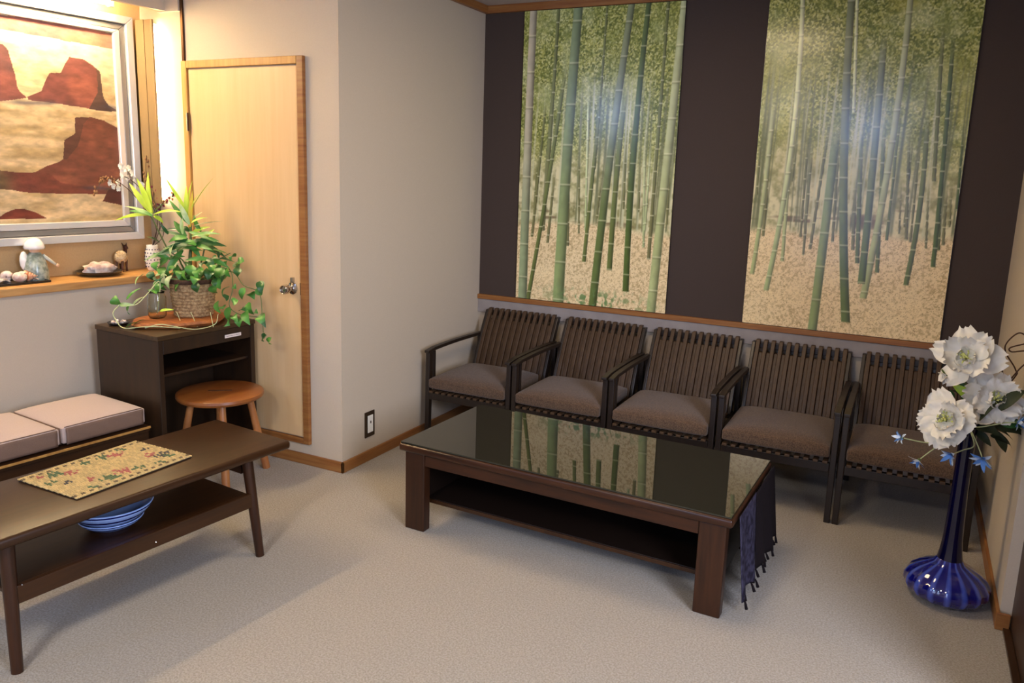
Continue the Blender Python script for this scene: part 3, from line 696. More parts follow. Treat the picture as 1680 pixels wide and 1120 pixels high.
# ================================================================ SEWING-TABLE STYLE DESK
dk = thing('desk', 'dark brown wooden desk with open front carrying the potted plants', 'desk', (-2.962-.464*.9982, 2.368+.464*.06, 0), -.06)
W_, Ld = .464, .560     # depth and length; local origin is the back left corner
HT = zf(.704)
MB().box(0, W_, 0, Ld, HT-.022, HT).build('top', 'desk_top', dk, bevel=.002)
MB().box(.004, W_-.004, .004, .030, 0, HT-.023).build('side_panel', 'desk_wood', dk, bevel=.002)
MB().box(.004, W_-.004, Ld-.030, Ld-.004, 0, HT-.023).build('side_panel', 'desk_wood', dk, bevel=.002)
MB().box(W_-.022, W_-.004, .031, Ld-.031, HT-.088, HT-.023).build('apron', 'desk_wood', dk, bevel=.002)
MB().box(.02, W_-.03, .031, Ld-.031, zf(.497), zf(.510)).build('shelf', 'desk_wood', dk, bevel=.002)
MB().box(.006, .018, .031, Ld-.031, zf(.497), HT-.024).build('back_panel', 'desk_wood', dk)
MB().box(.02, .17, .20, Ld-.031, .03, zf(.496)).build('drawer_pedestal', 'desk_wood', dk, bevel=.002)
lb = MB().box(W_-.0038, W_-.0025, .372, .470, HT-.068, HT-.052).build('name_label', 'paper_white', dk)
lt = MB(); random.seed(8)
for k in range(13):
    y = .379+k*.0064; h = random.choice([.003, .004, .005])
    lt.box(W_-.0025, W_-.0021, y, y+.004, HT-.060-h/2, HT-.060+h/2)
lo = lt.build('label_print', 'print_grey', lb); lo['kind'] = 'stuff'

ZD = HT
# live-edge slab
sb = thing('wood_slab', 'orange-brown live-edge wooden slab lying under the rope basket', 'board', NK(LF(-3.50, 2.43))*1, -YAW); sb.location.z = ZD+.001
def slab(z):
    out = []
    for k in range(40):
        a = 2*math.pi*k/40; r = 1+.07*math.sin(3*a+1)+.04*math.sin(7*a)
        out.append((.165*r*math.cos(a), .225*r*math.sin(a), z))
    return out
n_ = 40; top = slab(.026); mid = [(x*1.03, y*1.03, .014) for x, y, z in slab(0)]; bot = [(x*.95, y*.95, 0) for x, y, z in slab(0)]
mb = MB(); mb.add(bot+mid+top, [tuple(range(n_-1, -1, -1)), tuple(2*n_+k for k in range(n_))]+[(r*n_+k, r*n_+(k+1) % n_, (r+1)*n_+(k+1) % n_, (r+1)*n_+k) for r in range(2) for k in range(n_)])
mb.build('slab', 'slab_wood', sb, smooth='auto')
# dark pebbles dish at the left of the slab
pb = thing('stone_dish', 'small black dish of pebbles at the desk corner, left of the slab', 'dish', NK(LF(-3.66, 2.19)), 0); pb.location.z = ZD
MB().lathe([(0, 0), (.035, 0), (.048, .010), (.050, .014), (.044, .010), (0, .006)], seg=24, close=False).build('dish', 'black_lacquer', pb, smooth=True)
for k in range(7):
    a = k*.9; MB().ball((.025*math.cos(a), .025*math.sin(a), .016), .010, 8, (1.2, 1, .7)).build('pebble', ('shell_dark', 'shell_white')[k % 2], pb, smooth=True)

# ================================================================ POTTED PLANT
PB = NK(LF(-3.50, 2.50)); PB.z = ZD+.028
pp_ = thing('potted_plant', 'leafy potted plant with lime tips in a woven rope basket', 'plant', PB)
DP = float(Vector(CM[2]).dot(PB-Vector((0, 0, CAM_H))))
bk = MB(); H_ = .185; rings = 12
prof = []
for k in range(rings):
    z0 = H_*k/rings; r = .088+.022*(k/rings)
    for t in (0, .25, .5, .75):
        prof.append((r+.0062*math.sin(math.pi*t), z0+H_/rings*t))
prof = [(0, 0)]+prof+[(.111, H_), (.104, H_), (.100, H_-.03), (0, H_-.03)]
bk.lathe(prof, seg=72, close=False, mod=lambda a, i: 1+.018*math.sin(36*a+(i//4)*math.pi))
bk.build('basket', 'basket_rope', pp_, smooth=True)
MB().lathe([(.112, H_-.022), (.118, H_-.018), (.118, H_-.002), (.113, H_+.002), (.108, H_)], seg=60, close=False, mod=lambda a, i: 1+.015*math.sin(30*a)).build('basket_rim', 'basket_rim', pp_, smooth=True)
MB().lathe([(0, H_-.026), (.095, H_-.026), (.096, H_-.029), (0, H_-.029)], seg=24, close=False).build('soil', 'soil', pp_)
root = PB+Vector((0, 0, H_-.03))
random.seed(21)
def leaves(root_o, lst, D=DP, name='leaf'):
    for it in lst:
        x0, y0, x1, y1, wd, mtl, sh = it[:7]
        dz = it[7] if len(it) > 7 else random.uniform(-.08, .01); d2 = it[8] if len(it) > 8 else min(.02, dz+random.uniform(-.05, .05))
        if sh == 'lance' and D == DP: wd *= 1.35
        o = leaf_mb(at(x0, y0, D+dz), at(x1, y1, D+d2), wd, lift=wd*.35, up=Vector((random.uniform(-.4, .4), -.7, .8)), shape=sh, roll=random.uniform(-.5, .5), fold=.22).build(name, mtl, root_o, world=True, smooth=True)
def cane(pxs, r0, r1, mtl='stem_green', o=None, D=DP, start=None):
    pts = [start if start is not None else root]+[at(x, y, D+dz) for x, y, dz in pxs]
    s_ = spline(pts, 7); n = len(s_)
    MB().tube(s_, [r0+(r1-r0)*i/(n-1) for i in range(n)], 8).build('stem', mtl, o or pp_, world=True, smooth=True)
cane([(288, 432, 0), (268, 395, -.01), (246, 350, -.02)], .005, .003)
cane([(312, 430, 0), (313, 400, 0), (312, 350, 0)], .011, .005)
cane([(330, 430, 0), (336, 405, 0), (342, 385, 0)], .005, .003)
cane([(296, 430, 0), (290, 405, .02), (286, 385, .02)], .005, .003)
cane([(302, 430, -.03), (282, 415, -.04), (268, 405, -.04)], .004, .002)
cane([(345, 440, -.02), (360, 425, -.02), (378, 415, -.02)], .004, .002)
LZ = [  # lime rosette, left
 (250, 350, 243, 282, .024, 'leaf_lime', 'lance'), (250, 350, 212, 300, .026, 'leaf_lime', 'lance'), (248, 348, 224, 292, .024, 'leaf_lime', 'lance'),
 (248, 352, 188, 362, .026, 'leaf_lime', 'lance'), (250, 354, 212, 346, .022, 'leaf_green', 'lance'), (252, 352, 300, 348, .026, 'leaf_lime', 'lance'),
 (252, 350, 282, 330, .020, 'leaf_green', 'lance'), (250, 352, 204, 338, .016, 'leaf_pale', 'lance'), (252, 354, 268, 366, .020, 'leaf_lime', 'lance'),
 # lime rosette, centre
 (308, 348, 271, 291, .015, 'leaf_lime', 'lance'), (314, 345, 351, 291, .014, 'leaf_lime', 'lance'), (312, 345, 316, 296, .022, 'leaf_lime', 'lance'),
 (310, 365, 306, 305, .024, 'leaf_lime', 'lance'), (312, 372, 316, 312, .018, 'leaf_yellow', 'lance'), (314, 345, 326, 318, .012, 'leaf_lime', 'lance'),
 (311, 368, 292, 330, .022, 'leaf_pale', 'lance'), (313, 366, 341, 357, .018, 'leaf_lime', 'lance'), (313, 368, 332, 348, .018, 'leaf_green', 'lance'),
 (311, 368, 276, 326, .020, 'leaf_green', 'lance'), (313, 372, 365, 363, .012, 'leaf_dark', 'lance'),
 # crown of darker leaves in the middle
 (306, 390, 276, 398, .030, 'leaf_green', 'lance'), (306, 388, 285, 362, .026, 'leaf_green', 'lance'), (308, 392, 262, 378, .020, 'leaf_dark', 'lance'),
 (314, 388, 362, 384, .024, 'leaf_green', 'lance'), (312, 385, 345, 372, .022, 'leaf_lime', 'lance'), (310, 396, 264, 412, .022, 'leaf_pale', 'lance'),
 (306, 398, 372, 404, .036, 'leaf_dark', 'lance'), (318, 398, 372, 424, .034, 'leaf_dark', 'lance'), (310, 396, 282, 394, .030, 'leaf_dark', 'lance'),
 (296, 402, 256, 440, .028, 'leaf_pale', 'lance'), (292, 402, 248, 426, .022, 'leaf_pale', 'lance'), (300, 410, 270, 452, .028, 'leaf_green', 'lance'),
 (290, 396, 280, 420, .026, 'leaf_pale', 'lance'), (276, 412, 236, 428, .016, 'leaf_pale', 'lance'), (284, 420, 252, 452, .022, 'leaf_green', 'lance'),
 (336, 392, 352, 376, .018, 'leaf_lime', 'lance'), (336, 392, 360, 396, .020, 'leaf_green', 'lance'), (330, 380, 318, 352, .022, 'leaf_green', 'lance'),
 (300, 384, 300, 350, .018, 'leaf_pale', 'lance'), (312, 398, 330, 424, .026, 'leaf_green', 'lance'),
 (262, 398, 240, 388, .014, 'leaf_dark', 'lance'), (276, 384, 262, 366, .014, 'leaf_dark', 'lance')]
for k in range(34):
    x0, y0 = random.choice([(312, 400), (300, 405), (322, 402), (290, 412), (336, 410), (310, 380), (280, 425), (344, 425)])
    a = random.uniform(-.3, 3.45); L_ = random.uniform(26, 50)
    LZ.append((x0, y0, x0+math.cos(a)*L_, y0-math.sin(a)*L_*.55+12, random.uniform(.018, .028), random.choice(['leaf_green', 'leaf_dark', 'leaf_green', 'leaf_pale' if x0 < 305 else 'leaf_dark']), 'lance'))
leaves(pp_, LZ)
# pothos skirt over the basket rim
HL = []
for (x, y) in ((248, 452), (262, 462), (276, 448), (290, 456), (303, 450), (318, 462), (330, 452), (344, 448), (356, 440), (372, 432), (384, 424),
               (396, 432), (366, 452), (300, 468), (284, 474), (322, 446), (340, 462), (352, 428), (392, 446), (310, 436), (288, 436), (272, 432), (258, 436), (376, 446), (334, 436),
               (296, 444), (328, 470), (364, 418), (386, 438), (346, 434), (280, 462), (266, 448), (308, 460), (354, 456)):
    dx, dy = random.uniform(-13, 13), random.uniform(4, 18)
    HL.append((x-dx*.5, y-dy*.6, x+dx*.6, y+dy*.7, random.uniform(.042, .056), random.choice(['leaf_green', 'leaf_green', 'leaf_dark', 'leaf_pale'] if x < 300 else ['leaf_green', 'leaf_dark', 'leaf_dark']), 'heart', random.uniform(-.13, .02)))
for k in range(30):
    x = random.uniform(250, 366); y = random.uniform(438, 474)
    HL.append((x, y-random.uniform(4, 10), x+random.uniform(-12, 12), y+random.uniform(6, 14), random.uniform(.044, .060), random.choice(['leaf_green', 'leaf_green', 'leaf_dark', 'leaf_pale'] if x < 300 else ['leaf_green', 'leaf_dark']), 'heart', random.uniform(-.16, -.06)))
leaves(pp_, HL)
# right-hand trailing runner
cane([(372, 440, -.08), (382, 470, -.12), (376, 500, -.13), (392, 515, -.12), (425, 520, -.13)], .0025, .0018)
cane([(376, 445, -.08), (400, 468, -.10), (425, 480, -.12), (430, 515, -.14), (432, 545, -.14)], .0025, .0018)
RL = []
for (x, y) in ((366, 505), (375, 486), (388, 494), (400, 478), (412, 484), (378, 512), (398, 508), (412, 502), (424, 476), (428, 468), (360, 500), (386, 520), (420, 512), (372, 475), (394, 526), (376, 530),
               (406, 518), (384, 470), (432, 522), (436, 552), (446, 556)):
    dx, dy = random.uniform(-10, 10), random.uniform(-4, 16)
    RL.append((x-dx*.6, y-dy*.6, x+dx*.8, y+dy*.8+5, random.uniform(.034, .050), random.choice(['leaf_green', 'leaf_dark', 'leaf_green']), 'heart', random.uniform(-.15, -.11)))
RL.append((428, 518, 434, 534, .055, 'leaf_green', 'heart', -.15))
leaves(pp_, RL)
# wire loops round the basket foot
for k, (xa, xb) in enumerate(((290, 300), (313, 324), (345, 350))):
    MB().tube([at(xa, 512, DP-.14), at(xb, 536, DP-.16)], .0016, 5).build('string', 'vine_pale', pp_, world=True)

# glass jar with rooted cutting, left of the basket
JB = NK(LF(-3.56, 2.335)); JB.z = ZD+.028
jr = thing('glass_jar', 'clear glass jar of water beside the rope basket', 'jar', JB)
DJ = float(Vector(CM[2]).dot(JB-Vector((0, 0, CAM_H))))
MB().lathe([(0, 0), (.034, 0), (.042, .012), (.043, .10), (.036, .118), (.037, .128), (.0345, .128), (.0335, .118), (.040, .098), (.039, .013), (.03, .004), (0, .004)], seg=28, close=False).build('jar', 'glass_clear', jr, smooth=True)
vn = thing('pothos_vine', 'trailing pale green vine looping from the glass jar over the desk edge', 'plant', JB+Vector((0, 0, .01)))
jt = JB+Vector((0, 0, .12))
cane([(262, 462, -.05), (240, 484, -.10), (222, 500, -.12), (196, 500, -.13)], .0022, .002, 'vine_pale', vn, DJ, JB+Vector((0, 0, .02)))
cane([(186, 512, -.13), (190, 524, -.13), (203, 538, -.16), (236, 536, -.18), (262, 536, -.17), (296, 538, -.15)], .0028, .0018, 'vine_pale', vn, DJ, at(196, 500, DJ-.13))
cane([(262, 532, -.16), (285, 535, -.14), (320, 540, -.13), (352, 532, -.07), (358, 515, -.06)], .0022, .0016, 'vine_pale', vn, DJ, at(238, 538, DJ-.18))
leaves(vn, [(192, 500, 190, 484, .050, 'leaf_green', 'heart', -.13, -.14), (207, 492, 232, 472, .022, 'leaf_green', 'heart', -.12), (218, 502, 240, 486, .026, 'leaf_pale', 'heart', -.11),
   (196, 500, 222, 500, .022, 'leaf_pale', 'heart', -.13), (212, 502, 214, 516, .030, 'leaf_green', 'heart', -.12), (236, 450, 222, 468, .030, 'leaf_pale', 'heart', -.08, -.12),
   (206, 538, 232, 528, .024, 'leaf_green', 'heart', -.17), (218, 534, 240, 524, .020, 'leaf_green', 'heart', -.16), (262, 510, 286, 508, .016, 'leaf_lime', 'heart', -.12), (258, 482, 240, 476, .026, 'leaf_green', 'heart', -.08)], DJ)

# ================================================================ CUSHIONED BENCH
bn = thing('bench', 'low dark wooden wall bench under two mauve cushions', 'bench', (NK(LF(UL+.003, 1.35)).x, NK(LF(UL+.003, 1.35)).y, 0), -YAW)
L0, L1, BW = -.95, .728, .425
ZB = zf(.258)
MB().box(0, BW, L0, L1, ZB, ZB+.023).build('seat_board', 'dark_wood_y', bn, bevel=.002)
MB().box(BW+.0005, BW+.006, L0, L1, ZB+.013, ZB+.023).build('edge_strip', 'frame_wood', bn, bevel=.001)
MB().box(BW-.035, BW-.012, L0, L1, ZB-.062, ZB-.001).build('apron', 'dark_wood_y', bn, bevel=.002)
for y in (L0+.04, L1-.09, (L0+L1)/2):
    for x in (.03, BW-.075):
        MB().box(x, x+.04, y, y+.05, 0, ZB-.063 if x > .1 else ZB-.001).build('leg', 'dark_wood_z', bn, bevel=.003)
def cushion_mb(x0, x1, y0, y1, z0, z1, r=.02, puff=.008, n=10):
    top = lambda a, b: (x0+(x1-x0)*a, y0+(y1-y0)*b)
    mb = MB(); N = n
    def prof(e): return 1-(max(0, abs(2*e-1)-.0))**8
    def ft(a, b):
        x, y = top(a, b); k = prof(a)*prof(b)
        return (x, y, z1-r*.7*(1-k)+puff*math.sin(math.pi*a)*math.sin(math.pi*b))
    def fb(a, b):
        x, y = top(a, b); k = prof(a)*prof(b)
        return (x, y, z0+r*.5*(1-k))
    mb.grid(ft, N, N); mb.grid(fb, N, N)
    o = (N+1)**2
    ring = [i for i in range(N+1)]+[(j*(N+1)+N) for j in range(1, N+1)]+[N*(N+1)+i for i in range(N-1, -1, -1)]+[j*(N+1) for j in range(N-1, 0, -1)]
    for k in range(len(ring)):
        a, b = ring[k], ring[(k+1) % len(ring)]; mb.f.append((a, b, b+o, a+o))
    return mb
def cushion(lab, v0, v1, dz=0):
    c = thing('bench_cushion', lab, 'cushion', NK(LF(UL+.22, (v0+v1)/2, .283)), -YAW, 'cushions on the wall bench')
    h = (v1-v0)/2*KN
    c.location.z = ZB+.024
    ROOTM[c.name] = Matrix.Translation(c.location)@Matrix.Rotation(-YAW, 4, 'Z')
    mb = cushion_mb(-.205, .19, -h, h, 0, .094, .022, .006, 14)
    cv = mb.build('cover', 'bench_fabric', c, smooth=True, bevel=.006, bseg=2)
    MB().grid(lambda a, b: (  .1950+.0030*math.sin(a*23+b*4)*math.sin(b*3.1), -h+.012+(2*h-.024)*a, .008+.070*b), 26, 6).build('shaded_side', 'bench_fabric_shaded', cv, smooth=True, solid=-.002)  # shade of the cushion sides painted in as a darker band
    MB().grid(lambda a, b: (-.19+.37*a, -h-.0045-.002*math.sin(a*19)*math.sin(b*3.1), .008+.070*b), 20, 6).build('shaded_side', 'bench_fabric_shaded', cv, smooth=True, solid=.002)
    MB().tube([(.186, -h+.012, .081), (.188, 0, .083), (.186, h-.012, .081)], .002, 6).build('piping', 'bench_fabric_shaded', cv, smooth=True)
    return c
cushion('mauve seat cushion at the bench end against the desk', 1.712, 2.094)
cushion('mauve seat cushion next along the bench, partly cut off by the left frame edge', 1.262, 1.700)

# ================================================================ STOOL
st = thing('wooden_stool', 'round orange-brown wooden stool with slotted seat before the desk', 'stool', (-2.905, 2.662, 0))
MB().lathe([(0, .384), (.17, .384), (.196, .392), (.203, .403), (.201, .415), (.190, .421), (0, .421)], seg=48, close=False).build('seat', 'stool_wood', st, smooth='auto')
sl = MB()
sl.box(-.055, .055, -.006, .006, .4205, .4218)
sl.xf(Matrix.Rotation(R(38), 4, 'Z')).build('hand_slot', 'basket_rim', st)
lg = {}
for k, a in enumerate((52, -40, 140, 232)):
    a = R(a); c_, s_ = math.cos(a), math.sin(a)
    lg[k] = lambda z, c_=c_, s_=s_: (c_*(.205-.075*z/.39), s_*(.205-.075*z/.39), z)
    MB().tube([lg[k](0), lg[k](.15), lg[k](.383)], [.019, .019, .016], 14).build('leg', 'stool_leg', st, smooth='auto')
for a_, b_, z in ((0, 1, .20), (1, 3, .16), (3, 2, .20), (2, 0, .16)):
    MB().tube([lg[a_](z), lg[b_](z)], .010, 10).build('stretcher', 'stool_leg', st, smooth='auto')

# ================================================================ LEFT COFFEE TABLE
ct = thing('coffee_table', 'low brown coffee table with an open lower shelf before the cushioned bench', 'table', LF(-2.556, 1.462, 0), -YAW)
a0, a1 = -.228, .228; b0, b1 = -.625, .615; ZT = .425
MB().box(a0, a1, b0, b1, ZT-.034, ZT).build('top', 'dark_wood_y', ct, bevel=.012, bseg=3, smooth='auto')
for sx in (-1, 1):
    for sy in (-1, 1):
        MB().tube([(sx*.225, sy*.448, 0), (sx*.190, sy*.430, ZT-.035)], [.0165, .0215], 16).build('leg', 'dark_wood_z', ct, smooth='auto')
for sx in (-1, 1):
    MB().box(sx*.207-.010, sx*.207+.010, -.425, .425, .205, .262).build('side_rail', 'dark_wood_y', ct, bevel=.003)
MB().box(-.196, .196, -.44, .44, .232, .246).build('shelf', 'dark_wood_y', ct, bevel=.002)
MB().box(-.165, .165, -.440, -.420, .33, .388).build('end_rail', 'dark_wood', ct, bevel=.002)
MB().box(-.165, .165, .420, .440, .33, .388).build('end_rail', 'dark_wood', ct, bevel=.002)
MB().ball((.2175, -.41, .262), .003, 8).build('screw', 'chrome', ct); MB().ball((.2175, .02, .225), .003, 8).build('screw', 'chrome', ct)
# beaded mat
MX0, MX1, MY0, MY1 = -2.604, -2.291, 1.499, 1.958
mt = thing('beaded_mat', 'yellow wooden bead mat with a woven floral pattern on the coffee table', 'mat', ((MX0+MX1)/2, (MY0+MY1)/2, ZT+.0005))
hx, hy = (MX1-MX0)/2, (MY1-MY0)/2
MB().box(-hx+.004, hx-.004, -hy+.004, hy-.004, 0, .003).build('backing', 'mat_backing', mt)
ncx, ncy = 21, 62
beads = MB(); cols = []; rs = random.Random(4)
flow = [(-.09, -.14, .035, 'g'), (-.06, -.10, .024, 'r'), (.09, -.06, .034, 'g'), (.075, .0, .03, 'r'), (.10, .05, .03, 'g'), (-.10, .05, .03, 'g'), (-.085, .09, .03, 'r'),
        (.02, .15, .026, 'r'), (.05, .18, .03, 'k'), (.0, -.16, .014, 'k'), (-.10, -.02, .02, 'g'), (.04, -.10, .018, 'r'), (-.12, .14, .024, 'g'), (.115, .13, .022, 'g'), (.08, .19, .02, 'g'), (-.03, -.19, .02, 'g'), (-.11, -.19, .018, 'r'), (-.05, .19, .018, 'k'), (.11, -.14, .012, 'g')]
for i in range(ncx):
    for j in range(ncy):
        x = -hx+(i+.5)*2*hx/ncx; y = -hy+(j+.5)*2*hy/ncy+(.5 if i % 2 else 0)*hy/ncy*.9
        if y > hy: continue
        base = (206, 178, 118); 
        for fx, fy, fr, k in flow:
            dd_ = math.hypot(x-fx, y-fy)+rs.uniform(-.012, .012)
            if dd_ < fr*.8 and rs.random() < .75:
                base = {'g': (86, 106, 66), 'r': (176, 92, 82), 'k': (72, 66, 62)}[k]
        if abs(x) > hx-.024 and abs(x) < hx-.012 and (j % 4 < 2): base = (112, 92, 60)
        f_ = rs.uniform(.88, 1.06); base = tuple(min(255, c*f_) for c in base)
        n0 = len(beads.v)
        beads.tube([(x-hx/ncx*.94, y, .006), (x-hx/ncx*.5, y, .006), (x+hx/ncx*.5, y, .006), (x+hx/ncx*.94, y, .006)], [.0014, hy/ncy*.90, hy/ncy*.90, .0014], 6)
        cols += [base]*(len(beads.v)-n0)
BMm = mat_attr('bead_paint', rough=.4, coat=.2)
me = bpy.data.meshes.new('beads'); me.from_pydata(beads.v, [], beads.f)
ca = me.color_attributes.new('Col', 'FLOAT_COLOR', 'POINT')
arr = np.ones((len(cols), 4), np.float32); arr[:, :3] = tolin(np.array(cols, float)); ca.data.foreach_set('color', arr.ravel())
me.materials.append(BMm); bo = bpy.data.objects.new('beads', me); COL.objects.link(bo); bo.parent = mt; bo['kind'] = 'stuff'
# striped bowls on the lower shelf
BWL = LF(-2.525, 1.44, .2465)
def bowl(lab, z, r, h, rim=True):
    t = thing('striped_bowl', lab, 'bowl', (BWL.x, BWL.y, BWL.z+z), group='nested bowls on the coffee table shelf')
    MB().lathe([(0, 0), (r*.45, 0), (r*.48, .004), (r*.74, h*.35), (r*.92, h*.72), (r, h), (r*.975, h+.002), (r*.9, h*.74), (r*.70, h*.38), (r*.4, .008), (0, .007)], seg=40, close=False).build('body', 'bowl_blue', t, smooth=True); bb_ = kids(t)[-1]
    for f0, f1 in ((.16, .30), (.50, .62), (.86, .95)):
        def rr(f): return float(np.interp(f, [.0, .35, .72, 1], [r*.50, r*.74, r*.92, r]))+.0008
        MB().lathe([(rr(f0), h*f0), (rr((f0+f1)/2), h*(f0+f1)/2), (rr(f1), h*f1)], seg=40, close=False).build('stripe', 'bowl_navy', bb_, smooth=True)
bowl('lowest pale blue bowl with navy stripes, carrying the wider one', 0, .105, .040)
bowl('wide pale blue bowl with dark rim resting in the stack below the mat', .020, .138, .072)

# ================================================================ GLASS-TOP TABLE
gt = thing('glass_top_table', 'large low dark brown table with mirror-like glass top in front of the chairs', 'table', (-1.116, 2.905, 0), R(-1.9))
gw, gd = .693, .328; GZ = .385
MB().box(-gw, gw, -gd, gd, GZ-.040, GZ-.007).build('top', 'dark_wood', gt, bevel=.010, bseg=3, smooth='auto')
MB().box(-gw+.006, gw-.006, -gd+.006, gd-.006, GZ-.0065, GZ).build('glass_top', 'dark_glass', gt, bevel=.0012, bseg=1)
for sx in (-1, 1):
    for sy in (-1, 1):
        x0, x1 = (gw-.118, gw-.022) if sx > 0 else (-gw+.022, -gw+.118)
        y0, y1 = (gd-.065, gd-.018) if sy > 0 else (-gd+.018, -gd+.065)
        MB().box(x0, x1, y0, y1, 0, GZ-.041).build('leg', 'dark_wood_z', gt, bevel=.005)
MB().box(-gw+.119, gw-.119, -gd+.022, -gd+.046, .292, GZ-.041).build('apron', 'dark_wood', gt, bevel=.002)
MB().box(-gw+.119, gw-.119, gd-.046, gd-.022, .292, GZ-.041).build('apron', 'dark_wood', gt, bevel=.002)
for sx in (-1, 1):
    x = sx*(gw-.06)
    MB().box(x-.012, x+.012, -gd+.066, gd-.066, .10, GZ-.041).build('end_panel', 'shelf_black', gt, bevel=.002)
MB().box(-gw+.075, gw-.075, -gd+.105, gd-.07, .098, .118).build('lower_shelf', 'shelf_black', gt, bevel=.002)
MB().box(-gw+.075, gw-.075, -gd+.098, -gd+.1045, .1, .116).build('shelf_edge', 'dark_wood_y', gt, bevel=.001)
MB().box(-gw+.0725, gw-.0725, gd-.068, gd-.05, .119, GZ-.041).build('back_panel', 'black_lacquer', gt)
MB().ball((-.372, -gd+.045, .288), .006, 10).build('caster_stud', 'white_plastic', gt, smooth=True)
MB().box(gw-.080, gw-.030, -gd+.066, -gd+.075, .0, .05).build('foot', 'dark_wood_z', gt)

# runner cloth hanging over the right end
cl = thing('fringed_cloth', 'dark fringed cloth with a purple patterned border hanging at the table end', 'cloth', (-.42, 2.90, .37), R(-1.9))
def drape(y0, y1, ny_, zl, off=0):
    def fn(a, b):
        y = y0+(y1-y0)*a; z = -(b**1.0)*zl
        x = .008+.026*b+.010*math.sin(y*42)*b+off+.012*b*(y+.285)
        return (x, y, z+ (.006*math.sin(y*30) if b > .95 else 0))
    return fn
MB().grid(drape(-.285, -.03, 20, .305, 0), 24, 16).build('border', 'cloth_purple', cl, smooth=True, solid=.002)
cm_ = MB().grid(drape(-.03, .30, 30, .300), 40, 16).build('cloth', 'cloth_dark', cl, smooth=True, solid=.002)
rs = random.Random(9)
for k in range(15):
    y = -.265+k*.04; zl = .305 if y < -.03 else .300; f = drape(-.27, .30, 3, zl)((y+.27)/.57, 1)
    p0 = Vector((f[0], y, f[2]+.004)); q = p0+Vector((rs.uniform(.0, .02), rs.uniform(-.012, .012), -.030))
    MB().tube([p0, (p0+q)/2+Vector((0, 0, .002)), q], [.003, .0045, .006], 6).build('tassel', 'cloth_dark', cm_, smooth=True)

